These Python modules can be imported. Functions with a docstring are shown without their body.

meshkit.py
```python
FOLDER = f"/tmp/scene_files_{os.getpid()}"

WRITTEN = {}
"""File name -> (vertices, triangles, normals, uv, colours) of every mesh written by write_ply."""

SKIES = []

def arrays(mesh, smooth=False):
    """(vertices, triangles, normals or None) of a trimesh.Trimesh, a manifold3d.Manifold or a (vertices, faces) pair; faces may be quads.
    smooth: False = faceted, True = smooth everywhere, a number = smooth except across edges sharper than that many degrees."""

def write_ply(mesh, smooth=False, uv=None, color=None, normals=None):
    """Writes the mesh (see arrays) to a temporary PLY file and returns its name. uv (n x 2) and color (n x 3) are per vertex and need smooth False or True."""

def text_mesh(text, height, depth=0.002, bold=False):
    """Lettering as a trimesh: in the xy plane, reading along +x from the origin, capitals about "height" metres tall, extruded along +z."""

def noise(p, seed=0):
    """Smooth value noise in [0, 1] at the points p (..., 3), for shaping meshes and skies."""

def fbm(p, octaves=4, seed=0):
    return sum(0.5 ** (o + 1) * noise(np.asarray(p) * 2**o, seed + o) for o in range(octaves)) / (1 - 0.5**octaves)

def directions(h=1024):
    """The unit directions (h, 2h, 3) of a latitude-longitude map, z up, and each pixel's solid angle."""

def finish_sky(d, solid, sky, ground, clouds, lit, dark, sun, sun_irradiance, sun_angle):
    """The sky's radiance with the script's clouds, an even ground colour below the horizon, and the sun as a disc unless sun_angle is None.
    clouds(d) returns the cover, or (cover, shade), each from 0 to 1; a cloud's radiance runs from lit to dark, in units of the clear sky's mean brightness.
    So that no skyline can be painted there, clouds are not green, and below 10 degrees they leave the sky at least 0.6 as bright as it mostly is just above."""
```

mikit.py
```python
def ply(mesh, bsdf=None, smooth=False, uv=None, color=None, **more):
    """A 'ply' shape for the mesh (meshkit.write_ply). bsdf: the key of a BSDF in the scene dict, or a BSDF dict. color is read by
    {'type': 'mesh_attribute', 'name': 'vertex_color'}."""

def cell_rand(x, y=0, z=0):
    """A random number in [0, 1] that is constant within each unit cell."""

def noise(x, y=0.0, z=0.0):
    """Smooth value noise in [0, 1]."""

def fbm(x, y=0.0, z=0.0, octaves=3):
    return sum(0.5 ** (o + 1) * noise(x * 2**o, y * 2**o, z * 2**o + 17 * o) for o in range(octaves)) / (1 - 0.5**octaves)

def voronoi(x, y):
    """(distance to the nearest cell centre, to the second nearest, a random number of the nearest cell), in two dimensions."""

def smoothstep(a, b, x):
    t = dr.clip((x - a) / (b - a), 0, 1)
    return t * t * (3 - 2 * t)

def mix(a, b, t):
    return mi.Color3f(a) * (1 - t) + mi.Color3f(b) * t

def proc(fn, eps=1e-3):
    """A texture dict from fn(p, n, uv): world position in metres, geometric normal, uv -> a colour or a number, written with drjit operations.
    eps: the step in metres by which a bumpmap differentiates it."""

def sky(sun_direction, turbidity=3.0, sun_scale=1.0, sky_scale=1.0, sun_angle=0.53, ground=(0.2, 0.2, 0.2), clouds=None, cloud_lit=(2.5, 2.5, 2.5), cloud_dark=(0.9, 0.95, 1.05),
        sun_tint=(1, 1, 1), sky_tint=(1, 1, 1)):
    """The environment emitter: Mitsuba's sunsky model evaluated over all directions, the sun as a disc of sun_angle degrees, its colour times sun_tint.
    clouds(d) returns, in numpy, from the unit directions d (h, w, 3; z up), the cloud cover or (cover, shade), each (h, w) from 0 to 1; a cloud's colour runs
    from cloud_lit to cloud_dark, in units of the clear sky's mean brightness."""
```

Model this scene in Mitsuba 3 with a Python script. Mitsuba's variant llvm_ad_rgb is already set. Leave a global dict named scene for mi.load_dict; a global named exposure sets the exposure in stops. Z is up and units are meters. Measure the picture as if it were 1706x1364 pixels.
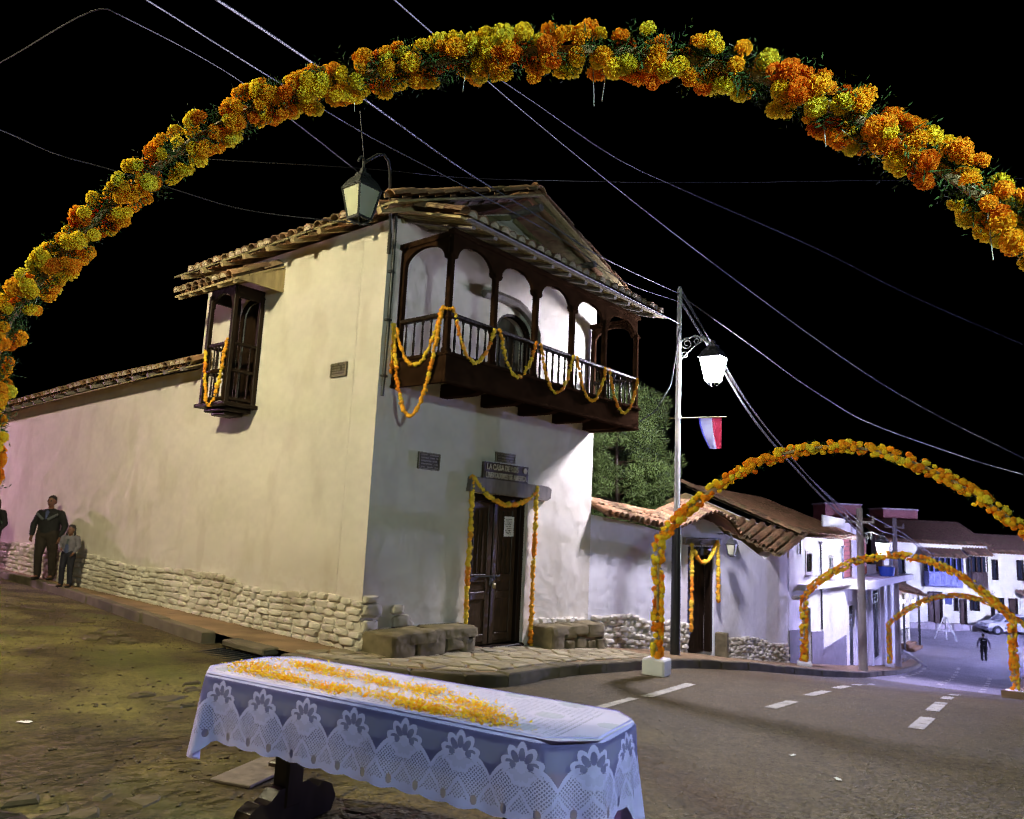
import math, random, numpy as np, trimesh, mitsuba as mi, mikit, meshkit, manifold3d as m3
import drjit as dr
from shapely.geometry import Polygon, Point, box as sbox
from shapely import affinity
from mikit import proc, noise, fbm, voronoi, smoothstep, mix, ply
T = mi.ScalarTransform4f
scene, labels, used = {'type': 'scene'}, {}, {}
exposure = 0.0

# ------------------------------------------------------------------ camera, sky, lamps
CAM = np.array([-6.75, -7.98, 1.72])
FWD, UP = np.array([0.7624, 0.6288, 0.1528]), np.array([-0.1474, -0.0611, 0.9872])
scene['camera'] = {'type': 'perspective', 'fov': 68.12, 'fov_axis': 'x', 'near_clip': 0.05, 'far_clip': 2000.0,
                   'to_world': T().look_at(origin=CAM.tolist(), target=(CAM + FWD).tolist(), up=UP.tolist())}
sky_d = mikit.sky([0.3, -0.6, 0.35], turbidity=3, sun_scale=1e-6, sky_scale=0.0006, sky_tint=(0.9, 0.95, 1.15))
scene['sky'] = {**sky_d, 'sampling_weight': 0.35}
LAMP_A = np.array([7.35, -1.56, 5.04])       # lantern on the post beside the corner house
LAMP_B = np.array([-7.0, 0.6, 7.0])         # street lamp across the side street (outside the picture)
LAMP_C = np.array([-2.7, 23.5, 4.6])        # lamp up the side street (outside the picture)
LAMP_D = np.array([-5.2, -10.5, 4.3])       # lamp behind the photographer
LAMP_E = np.array([20.68, -1.46, 1.55])     # lamp on the concrete pole
LAMP_F = np.array([57.0, -11.0, 0.6])       # lamp of the square at the bottom of the street
POWER = {'A': ((0.88, 0.83, 1.0), 225), 'B': ((1.0, 0.885, 0.55), 245), 'C': ((1.0, 0.50, 0.88), 800), 'D': ((0.68, 0.93, 0.92), 84),
         'E': ((0.50, 0.46, 1.0), 260), 'F': ((0.42, 0.43, 1.0), 4600), 'W': ((1.0, .72, .35), 3.0)}
PICK = {'A': 3.5, 'B': 3.0, 'C': 1.3, 'D': 2.2, 'E': 1.4, 'F': 1.6, 'W': .06}

# ------------------------------------------------------------------ helpers
rng = np.random.default_rng(7)
def key(name, parent=None):
    k = (parent + '__' if parent else '') + name
    n = used.get(k, 0); used[k] = n + 1
    return k if n == 0 else f'{k}_{n:03d}'
def tag(k, label=None, cat=None, group=None, kind=None):
    d = labels.setdefault(k, {})
    for a, b in (('label', label), ('category', cat), ('group', group), ('kind', kind)):
        if b: d[a] = b
    return k
def thing(name, label, cat, group=None):
    return tag(key(name), label, cat, group)
def obj(name, mesh, bsdf, parent=None, smooth=False, label=None, cat=None, group=None, kind=None, **kw):
    k = key(name, parent)
    if isinstance(mesh, MB): mesh = mesh.mesh()
    scene[k] = mesh if isinstance(mesh, dict) else ply(mesh, 'm_' + bsdf, smooth=smooth, **kw)
    if label or cat or group or kind: tag(k, label, cat, group, kind)
    return k
def V(*a): return np.array(a, float)
def unit(v): v = np.asarray(v, float); return v / (np.linalg.norm(v) + 1e-12)
def frame(d, up=(0, 0, 1)):
    d = unit(d); s = np.cross(up, d)
    if np.linalg.norm(s) < 1e-4: s = np.cross((1, 0, 0), d)
    s = unit(s); return np.stack([s, np.cross(d, s), d], 1)
def lin(r, g, b): return [((c / 255 + .055) / 1.055) ** 2.4 if c > 10 else c / 3294 for c in (r, g, b)]
class MB:
    def __init__(s): s.v, s.f, s.n = [], [], 0
    def add(s, v, f):
        v = np.asarray(v, float); f = np.asarray(f, int)
        if f.shape[1] == 4: f = np.vstack([f[:, [0, 1, 2]], f[:, [0, 2, 3]]])
        s.v.append(v); s.f.append(f + s.n); s.n += len(v); return s
    def tm(s, m, M=None):
        v = np.array(m.vertices)
        if M is not None: v = v @ M[:3, :3].T + M[:3, 3]
        return s.add(v, m.faces)
    def box(s, c, size, R=None, bev=0.0):
        h = np.asarray(size, float) / 2
        if bev:
            b = min(bev, h.min() * .45); pts = []
            for sx in (-1, 1):
                for sy in (-1, 1):
                    for sz in (-1, 1):
                        q = np.array([sx, sy, sz]) * h
                        for a in range(3):
                            d = np.array([sx, sy, sz], float) * b; d[a] = 0; pts.append(q - d)
            hull = m3.Manifold.hull_points(np.array(pts)).to_mesh(); v, f = hull.vert_properties[:, :3].astype(float), hull.tri_verts
        else:
            v = np.array([[x, y, z] for x in (-1, 1) for y in (-1, 1) for z in (-1, 1)]) * h
            f = np.array([[0, 1, 3, 2], [4, 6, 7, 5], [0, 4, 5, 1], [2, 3, 7, 6], [0, 2, 6, 4], [1, 5, 7, 3]])
        if R is not None: v = v @ np.asarray(R).T
        return s.add(v + np.asarray(c, float), f)
    def bar(s, a, b, w, h=None, up=(0, 0, 1), bev=0.0):
        a, b = np.asarray(a, float), np.asarray(b, float)
        return s.box((a + b) / 2, (w, h or w, np.linalg.norm(b - a)), frame(b - a, up), bev)
    def tube(s, pts, r, n=6, cap=True):
        p = np.asarray(pts, float); r = np.broadcast_to(r, (len(p),)); t = np.gradient(p, axis=0)
        t /= np.linalg.norm(t, axis=1, keepdims=True) + 1e-12
        a = np.cross(t, [0, 0, 1.]); bad = np.linalg.norm(a, axis=1) < .05; a[bad] = np.cross(t[bad], [1., 0, 0])
        a /= np.linalg.norm(a, axis=1, keepdims=True); b = np.cross(t, a); g = np.arange(n) * 2 * np.pi / n
        v = (p[:, None] + r[:, None, None] * (np.cos(g)[None, :, None] * a[:, None] + np.sin(g)[None, :, None] * b[:, None])).reshape(-1, 3)
        i, j = np.meshgrid(np.arange(len(p) - 1), np.arange(n), indexing='ij')
        q = np.stack([i * n + j, i * n + (j + 1) % n, (i + 1) * n + (j + 1) % n, (i + 1) * n + j], -1).reshape(-1, 4)
        s.add(v, q)
        if cap:
            for k0, c0 in ((0, p[0]), ((len(p) - 1) * n, p[-1])):
                ring = v[k0:k0 + n]; s.add(np.vstack([ring, c0]), [[j, (j + 1) % n, n] for j in range(n)])
        return s
    def poly(s, P, M, h):
        m = trimesh.creation.extrude_polygon(P, h, engine='earcut')
        if np.linalg.det(M[:3, :3]) < 0: m.invert()
        return s.tm(m, M)
    def mesh(s): return trimesh.Trimesh(np.vstack(s.v), np.vstack(s.f), process=False)
def PL(o, a, b, c):            # a matrix taking (u, v, w) to o + u a + v b + w c
    M = np.eye(4); M[:3, 0], M[:3, 1], M[:3, 2], M[:3, 3] = a, b, c, o; return M
XZ = lambda y: PL((0, y, 0), (1, 0, 0), (0, 0, 1), (0, -1, 0))     # facade plane, extrudes towards the street
YZ = lambda x: PL((x, 0, 0), (0, 1, 0), (0, 0, 1), (-1, 0, 0))
def lathe(prof, n=12):
    p = np.array(prof, float); g = np.arange(n) * 2 * np.pi / n
    v = np.stack([p[:, None, 0] * np.cos(g), p[:, None, 0] * np.sin(g), np.repeat(p[:, 1:2], n, 1)], -1).reshape(-1, 3)
    i, j = np.meshgrid(np.arange(len(p) - 1), np.arange(n), indexing='ij')
    q = np.stack([i * n + j, i * n + (j + 1) % n, (i + 1) * n + (j + 1) % n, (i + 1) * n + j], -1).reshape(-1, 4)
    return v, q
def arch_hole(x0, x1, z0, zs, rise, n=12):
    t = np.linspace(0, np.pi, n); c, w = (x0 + x1) / 2, (x1 - x0) / 2
    return Polygon([(x0, z0)] + [(x1, z0)] + [(c + w * np.cos(a), zs + rise * np.sin(a)) for a in t])
def pchip(xs, ys):
    xs, ys = np.array(xs, float), np.array(ys, float); h = np.diff(xs); dl = np.diff(ys) / h; m = np.zeros(len(xs))
    for i in range(1, len(xs) - 1):
        if dl[i - 1] * dl[i] > 0:
            w1, w2 = 2 * h[i] + h[i - 1], h[i] + 2 * h[i - 1]; m[i] = (w1 + w2) / (w1 / dl[i - 1] + w2 / dl[i])
    m[0], m[-1] = dl[0], dl[-1]
    def f(x):
        x = np.clip(np.asarray(x, float), xs[0], xs[-1]); i = np.clip(np.searchsorted(xs, x) - 1, 0, len(h) - 1); t = (x - xs[i]) / h[i]
        return (ys[i] * (1 + 2 * t) * (1 - t) ** 2 + m[i] * h[i] * t * (1 - t) ** 2 + ys[i + 1] * t * t * (3 - 2 * t) + m[i + 1] * h[i] * t * t * (t - 1))
    return f
GP = pchip([-60, -30, -10, -6, -3.5, 0, 5, 8, 11, 15, 20, 25, 32, 40, 46, 55, 75, 130],
           [.3, .25, .15, .12, .05, -.14, -.5, -.83, -1.25, -1.8, -2.42, -3.04, -3.9, -4.72, -5.12, -5.32, -5.42, -5.6])
def G(x, y):                   # height of the road
    x, y = np.asarray(x, float), np.asarray(y, float)
    return GP(x) + .012 * np.clip(y, 0, 40) * np.clip(1 - x / 3, 0, 1) + .055 * np.clip(-y - 3, 0, 9) * np.interp(x, [-4, 1, 10, 25], [0, 1, 1, 0])
def spline(pts, n):
    p = np.array(pts, float); d = np.r_[0, np.cumsum(np.linalg.norm(np.diff(p, axis=0), axis=1))]
    s = np.linspace(0, d[-1], n); return np.stack([pchip(d, p[:, k])(s) for k in range(p.shape[1])], 1)

# ------------------------------------------------------------------ materials
def M(name, d): scene['m_' + name] = d if d['type'] in ('twosided', 'principledthin') else {'type': 'twosided', 'b': d}; return name
def princ(c, r=.8, **k): return {'type': 'principled', 'base_color': c if isinstance(c, dict) else {'type': 'rgb', 'value': list(c)}, 'roughness': r, **k}
def two(d): return {'type': 'twosided', 'b': d}
def bump(d, fn, scale=1.0, eps=2e-3): return {'type': 'bumpmap', 'arbitrary': proc(fn, eps), 'scale': scale, 'b': d}
def c3(*a): return mi.Color3f(*a)
def tone(base, var=.25, f=3.0, dirt=None, df=1.3):
    def fn(p, n, uv):
        a = fbm(p.x * f, p.y * f, p.z * f, 4)
        c = c3(*base) * (1 - var + 2 * var * a)
        if dirt is not None:
            c = mix(c, c3(*dirt), smoothstep(.52, .75, fbm(p.x * df + 9, p.y * df, p.z * df, 4)) * .7)
        return c
    return proc(fn)
def plaster_c(base, stain):
    def fn(p, n, uv):
        a = fbm(p.x * 1.1, p.y * 1.1, p.z * 1.3, 4); b = fbm(p.x * 9, p.y * 9, p.z * 9, 3); s = fbm(p.x * 2.6 + 7, p.y * 2.6, p.z * .9, 4)
        c = c3(*base) * (.86 + .2 * a + .1 * (b - .5))
        return mix(c, c3(*stain), smoothstep(.5, .78, s) * .3 + .35 * smoothstep(1.3, .2, p.z - .5 * a + .05 * p.x) * smoothstep(.3, .7, b))
    return proc(fn)
def plaster_h(p, n, uv): return .045 * fbm(p.x * 1.7, p.y * 1.7, p.z * 1.7, 3) + .012 * fbm(p.x * 8, p.y * 8, p.z * 8, 4)
M('plaster', bump(princ(plaster_c((.66, .62, .53), (.46, .40, .31)), .9, specular=.15), plaster_h, 1.0, 6e-3))
M('plaster_white', bump(princ(plaster_c((.74, .73, .75), (.50, .49, .52)), .9, specular=.15), plaster_h, 1.0, 6e-3))
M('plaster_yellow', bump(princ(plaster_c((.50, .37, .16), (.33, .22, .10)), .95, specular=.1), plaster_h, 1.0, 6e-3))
M('stone_white', bump(princ(tone((.60, .56, .46), .3, 4, (.35, .30, .2)), .9, specular=.15), lambda p, n, uv: .012 * fbm(p.x * 14, p.y * 14, p.z * 14, 3)))
M('stone_grey', bump(princ(tone((.17, .14, .08), .55, 6, (.07, .06, .03), 3), .9, specular=.15), lambda p, n, uv: .06 * fbm(p.x * 7, p.y * 7, p.z * 7, 5)))
for i, c in enumerate(((.27, .225, .135), (.225, .19, .115), (.30, .26, .17))):
    M(f'flag_{i}', bump(princ(tone(c, .4, 6, (.12, .1, .055)), .75, specular=.3), lambda p, n, uv: .012 * fbm(p.x * 12, p.y * 12, p.z * 12, 3)))
M('mortar', bump(princ(tone((.16, .10, .055), .35, 7), .95, specular=.1), lambda p, n, uv: .01 * fbm(p.x * 25, p.y * 25, p.z * 25, 2)))
M('kerb', bump(princ(tone((.125, .105, .065), .45, 4, (.05, .045, .03)), .85, specular=.2), lambda p, n, uv: .012 * fbm(p.x * 12, p.y * 12, p.z * 12, 3)))
M('pavement', bump(princ(tone((.21, .14, .075), .35, 2.5, (.10, .07, .035)), .9, specular=.15), lambda p, n, uv: .01 * fbm(p.x * 14, p.y * 14, 0, 3)))
def road_c(p, n, uv):
    a = fbm(p.x * .35, p.y * .35, 0, 4); b = fbm(p.x * 3.1, p.y * 3.1, 0, 3); g = noise(p.x * 70, p.y * 70, 0); pt = fbm(p.x * 1.1 + 31, p.y * 1.1, 0, 4)
    dirt = smoothstep(.6, -1.6, p.x) * smoothstep(-5.4, -3.8, p.y)                # the unpaved side street
    asp = c3(.088, .066, .034) * (.65 + .55 * a + .35 * (b - .5)) * (.35 + .7 * g + .6 * noise(p.x * 27, p.y * 27, 3))
    soil = mix(c3(.118, .098, .027), c3(.05, .034, .013), smoothstep(.35, .7, pt)) * (.15 + .9 * b + .55 * g + .5 * noise(p.x * 24, p.y * 24, 7))
    soil = mix(soil, c3(.095, .100, .020), smoothstep(.55, .75, fbm(p.x * .8 + 3, p.y * .8, 5, 3)) * .6)
    asp = asp + c3(.16, .15, .12) * dr.select(noise(p.x * 120, p.y * 120, 9) > .90, 1.0, 0.0) * b
    asp = mix(asp, c3(.11, .075, .03) * (.4 + g), smoothstep(.48, .7, fbm(p.x * .7 + 5, p.y * .7, 3, 4)) * .6)
    asp = mix(asp, c3(.24, .225, .22) * (.7 + .4 * a + .3 * (b - .5)) * (.7 + .4 * g), smoothstep(17.2, 17.9, p.x + .15 * p.y))
    return mix(asp, soil, dirt * .95)
def road_h(p, n, uv):
    dirt = smoothstep(.6, -1.6, p.x) * smoothstep(-5.4, -3.8, p.y); rut = fbm(p.x * 2.2, p.y * 2.2, 0, 4)
    v = voronoi(p.x * 4.2 + 1.5 * noise(p.x * 2, p.y * 2, 1), p.y * 6.0)
    return .010 * noise(p.x * 55, p.y * 55, 0) + .01 * fbm(p.x * 8, p.y * 8, 0, 3) + dirt * (.12 * rut + .06 * dr.minimum(v[1] - v[0], .35) + .05 * fbm(p.x * 5, p.y * 9, 2, 3))
M('road_mat', bump(princ(proc(road_c), .8, specular=.35), road_h, 1.0, 4e-3))
M('cobble', bump(princ(tone((.075, .058, .022), .5, 8), .8), lambda p, n, uv: .015 * fbm(p.x * 14, p.y * 14, p.z * 14, 3)))
M('grit', princ(tone((.17, .15, .11), .5, 60), .7))
M('road_paint', princ(tone((.36, .34, .29), .5, 11, (.08, .066, .04), 9), .7))
def wood(c, f=1.0, rough=.4, sp=.3):
    def fn(p, n, uv):
        g = fbm(p.x * 28 * f, p.y * 28 * f, p.z * 6 * f, 3); h = fbm(p.x * 3, p.y * 3, p.z * 3, 3)
        return c3(*c) * (.45 + .8 * g + .4 * (h - .5))
    return princ(proc(fn), rough, specular=sp)
M('wood_dark', bump(wood((.015, .008, .004), 1, .5, .14), lambda p, n, uv: .003 * fbm(p.x * 40, p.y * 40, p.z * 10, 2)))
M('wood_matte', {'type': 'diffuse', 'reflectance': tone((.022, .011, .006), .6, 9)})
M('wood_door', bump(wood((.050, .030, .016), 1, .4), lambda p, n, uv: .003 * fbm(p.x * 45, p.y * 45, p.z * 5, 2)))
M('wood_table', wood((.03, .017, .01), 1, .35))
M('wood_pale', wood((.40, .31, .15), .5, .8))
M('wood_board', wood((.24, .21, .10), .5, .8))
M('wood_grey', wood((.20, .17, .14), .7, .7))
M('wood_blue', wood((.20, .22, .42), .7, .6))
for i, c in enumerate(((.27, .145, .075), (.22, .15, .085), (.33, .19, .10), (.17, .10, .06))):
    M(f'tile_{i}', bump(princ(tone(c, .4, 7, (.16, .14, .06), 4), .85, specular=.2), lambda p, n, uv: .006 * fbm(p.x * 22, p.y * 22, p.z * 22, 3)))
for i, c in enumerate(((.86, .38, .022), (.78, .25, .018), (.88, .48, .025), (.88, .68, .04), (.82, .72, .06))):
    M(f'petal_{i}', {'type': 'principledthin', 'base_color': tone(c, .22, 30), 'roughness': .8, 'diff_trans': .75, 'spec_trans': 0.0})
M('leaf_green', two(princ(tone((.035, .085, .018), .5, 20), .7, specular=.2)))
M('leaf_pine', two(princ(tone((.058, .092, .016), .6, 3), .7)))
M('marigold_string', two(princ({'type': 'mesh_attribute', 'name': 'vertex_color'}, .75, specular=.2)))
M('steel_pale', princ(tone((.74, .75, .74), .12, 4), .5))
M('paint_black', princ((.018, .02, .022), .3))
M('iron', princ((.03, .032, .03), .45))
M('brass', princ((.55, .42, .18), .3, metallic=.9))
M('concrete', bump(princ(tone((.34, .31, .29), .3, 3, (.2, .17, .15)), .9), lambda p, n, uv: .006 * fbm(p.x * 25, p.y * 25, p.z * 25, 3)))
M('block_white', princ(tone((.66, .66, .66), .15, 5, (.4, .38, .34)), .8))
M('plinth_grey', princ(tone((.13, .12, .13), .3, 5), .85))
M('brick_dark', princ(tone((.20, .075, .06), .4, 9), .9))
M('brick', bump(princ(tone((.46, .15, .10), .4, 9), .9), lambda p, n, uv: .004 * fbm(p.x * 30, p.y * 30, p.z * 30, 2)))
M('glass_dark', princ((.015, .018, .022), .08, specular=.6))
M('glass_green', princ((.02, .09, .08), .1, specular=.6))
M('frosted', two(princ((.42, .43, .30), .35, specular=.4)))
M('paper', two(princ((.72, .72, .72), .8)))
M('bronze', bump(princ(tone((.10, .085, .05), .4, 14), .45, metallic=.5), lambda p, n, uv: .003 * fbm(p.x * 50, p.y * 50, p.z * 50, 2)))
M('sign_wood', princ(tone((.05, .032, .018), .4, 12), .6))
M('letter', princ((.52, .46, .34), .7))
M('bronze_letter', princ((.26, .23, .15), .5, metallic=.4))
M('cable', princ((.03, .03, .035), .5))
M('cable_pale', princ((.14, .14, .17), .45))
M('plastic_string', princ((.5, .55, .5), .3))
def flag_c(p, n, uv): return dr.select(uv.x < .58, c3(.72, .74, .92), c3(.72, .06, .10)) * dr.select(uv.x < .08, c3(.15, .15, .8), c3(1, 1, 1))
M('flag_cloth', {'type': 'principledthin', 'base_color': proc(flag_c), 'roughness': .8, 'diff_trans': 1.1})
M('plug', princ(tone((.46, .38, .25), .4, 14, (.2, .16, .09)), .9))
M('linen', two(princ(tone((.62, .62, .68), .1, 8), .85)))
M('skin', princ((.15, .07, .042), .55)); M('hair', princ((.012, .009, .008), .5))
M('cloth_black', princ(tone((.007, .008, .008), .4, 20), .85)); M('cloth_green', princ(tone((.03, .05, .03), .4, 20), .85))
M('cloth_grey', princ(tone((.07, .08, .085), .3, 20), .85)); M('cloth_brown', princ(tone((.022, .016, .010), .4, 20), .9))
M('cloth_navy', princ(tone((.012, .012, .02), .4, 20), .85)); M('cloth_blue', princ(tone((.05, .065, .15), .3, 20), .85))
M('cloth_pale', princ(tone((.14, .13, .15), .3, 20), .85)); M('cloth_red', princ((.5, .03, .04), .8)); M('leather', princ((.015, .012, .01), .4))
M('tub_blue', princ((.04, .10, .45), .4)); M('car_silver', princ((.55, .56, .60), .25, metallic=.5, clearcoat=.8)); M('rubber', princ((.015, .015, .015), .8)); M('alloy', princ((.5, .5, .52), .3, metallic=.8))
M('car_light', princ((.6, .6, .62), .1)); M('car_dark', princ((.08, .08, .10), .3))

# ------------------------------------------------------------------ lamps as emitters
def emit(v, f, k, share=1.0, rad=None):
    """an emitting mesh that sends out the intensity of POWER[k]"""
    m = trimesh.Trimesh(v, f, process=False); c, I = POWER[k]
    L = I * share * 4 / m.area if rad is None else rad
    d = ply(m, princ((.8, .8, .8))); d['emitter'] = {'type': 'area', 'radiance': {'type': 'rgb', 'value': [float(x * L) for x in c]}, 'sampling_weight': PICK[k]}
    return d
def frustum(c, w0, w1, h):     # w0 below, w1 above
    v = np.array([[sx * w / 2, sy * w / 2, z] for w, z in ((w0, -h / 2), (w1, h / 2)) for sx, sy in ((-1, -1), (1, -1), (1, 1), (-1, 1))]) + c
    f = [[0, 3, 2, 1], [4, 5, 6, 7], [0, 1, 5, 4], [1, 2, 6, 5], [2, 3, 7, 6], [3, 0, 4, 7]]
    f = np.array(f); return v, np.vstack([f[:, [0, 1, 2]], f[:, [0, 2, 3]]])
def lantern_parts(parent, c, w=.30, glass=None, lampkey=None, share=1.0):
    c = np.asarray(c, float); w0, w1, h = w * .6, w, w * 1.15
    if lampkey:
        v, f = frustum(c, w0 * .96, w1 * .96, h * .98); scene[key('diffuser', parent)] = emit(v, f, lampkey, share)
    else:
        for a in range(4):
            q = [(-1, -1), (1, -1), (1, 1), (-1, 1)]; s0, s1 = q[a], q[(a + 1) % 4]; b = MB()
            b.add([c + V(s0[0] * w0 / 2, s0[1] * w0 / 2, -h / 2), c + V(s1[0] * w0 / 2, s1[1] * w0 / 2, -h / 2), c + V(s1[0] * w1 / 2, s1[1] * w1 / 2, h / 2), c + V(s0[0] * w1 / 2, s0[1] * w1 / 2, h / 2)], [[0, 1, 2, 3]])
            obj('pane', b, glass or 'frosted', parent)
    b = MB(); r = w * (.02 if lampkey else .045)
    for sx, sy in ((-1, -1), (1, -1), (1, 1), (-1, 1)):
        b.bar(c + V(sx * w0 / 2, sy * w0 / 2, -h / 2), c + V(sx * w1 / 2, sy * w1 / 2, h / 2), r * 1.6)
        b.bar(c + V(sx * w0 / 2, sy * w0 / 2, -h / 2), c + V(sx * w0 * .18, sy * w0 * .18, -h / 2 - w * .22), r)
    for ww, z in ((w0, -h / 2), (w1, h / 2)):
        q = [c + V(sx * ww / 2, sy * ww / 2, z) for sx, sy in ((-1, -1), (1, -1), (1, 1), (-1, 1))]
        for a in range(4): b.bar(q[a], q[(a + 1) % 4], r * 2)
    obj('frame', b, 'iron', parent)
    b = MB(); b.add(*lathe([(w * .80, 0), (w * .74, .03 * w), (w * .52, w * .36), (w * .30, w * .52), (w * .30, w * .62), (w * .12, w * .68), (w * .1, w * .85), (0, w * .88)], 4))
    m = b.mesh(); m.vertices = m.vertices @ trimesh.transformations.rotation_matrix(math.pi / 4, (0, 0, 1))[:3, :3].T + c + V(0, 0, h / 2)
    obj('cap', m, 'iron', parent)
    return c + V(0, 0, h / 2 + w * .88)
# ------------------------------------------------------------------ ground
def grid_sheet(xs, ys, off=0.0):
    X, Y = np.meshgrid(xs, ys, indexing='ij'); Z = G(X, Y) + off; n, m = X.shape
    i, j = np.meshgrid(np.arange(n - 1), np.arange(m - 1), indexing='ij')
    q = np.stack([i * m + j, (i + 1) * m + j, (i + 1) * m + j + 1, i * m + j + 1], -1).reshape(-1, 4)
    return MB().add(np.stack([X, Y, Z], -1).reshape(-1, 3), q).mesh()
gx = np.unique(np.r_[np.linspace(-60, -12, 13), np.linspace(-12, 14, 131), np.linspace(14, 60, 70), np.linspace(60, 260, 14)])
gy = np.unique(np.r_[np.linspace(-200, -14, 12), np.linspace(-14, 14, 113), np.linspace(14, 260, 16)])
road = obj('road', grid_sheet(gx, gy), 'road_mat', smooth=True, kind='structure', label='worn olive brown road sloping down the street')
# kerb line: side street, rounded corner, main street
KERB = np.array([(-.12, 26), (-.30, 14), (-.48, 8.66), (-.91, 3.98), (-1.12, .9), (-1.0, -.45), (-.45, -1.35), (.1, -1.88), (.6, -2.02), (1.7, -1.85), (2.8, -1.75), (4.55, -1.72), (6.0, -1.7), (8.0, -1.85), (11, -1.8), (14.3, -1.75), (17, -1.7), (20.5, -1.3), (26, -.6), (32, .35), (40, 1.5), (44, 2.1)])
def along(poly):
    d = np.r_[0, np.cumsum(np.linalg.norm(np.diff(poly, axis=0), axis=1))]
    return d, lambda s: np.stack([pchip(d, poly[:, k])(s) for k in range(2)], -1)
KD, KF = along(KERB)
KW = .19                                             # kerb stones are this wide
pave_off = lambda x: .15
# pavement sheet between kerb and walls, on top of the road sheet
s = np.linspace(0, KD[-1], 260); kc = KF(s); tg = np.gradient(kc, axis=0); tg /= np.linalg.norm(tg, axis=1, keepdims=True); nr = np.stack([-tg[:, 1], tg[:, 0]], 1)
inner = kc + nr * (KW * .9)
back = np.array([(max(.25, 0) if p[1] > 0 and p[0] < .1 else p[0] if p[0] > .25 else .25, p[1] if (p[1] > .3 and p[0] < .1) else (.3 if p[0] < 17 else .3 + .105 * (p[0] - 17))) for p in kc])
rows = np.linspace(0, 1, 9)[:, None, None]; P2 = inner[None] * (1 - rows) + back[None] * rows
Z = G(P2[..., 0], P2[..., 1]) + .145; n, m = P2.shape[:2]
i, j = np.meshgrid(np.arange(n - 1), np.arange(m - 1), indexing='ij'); q = np.stack([i * m + j, i * m + j + 1, (i + 1) * m + j + 1, (i + 1) * m + j], -1).reshape(-1, 4)
pavement = obj('pavement', MB().add(np.dstack([P2, Z]).reshape(-1, 3), q).mesh(), 'pavement', smooth=True, kind='structure', label='raised earth coloured pavement round the corner house')
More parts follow.
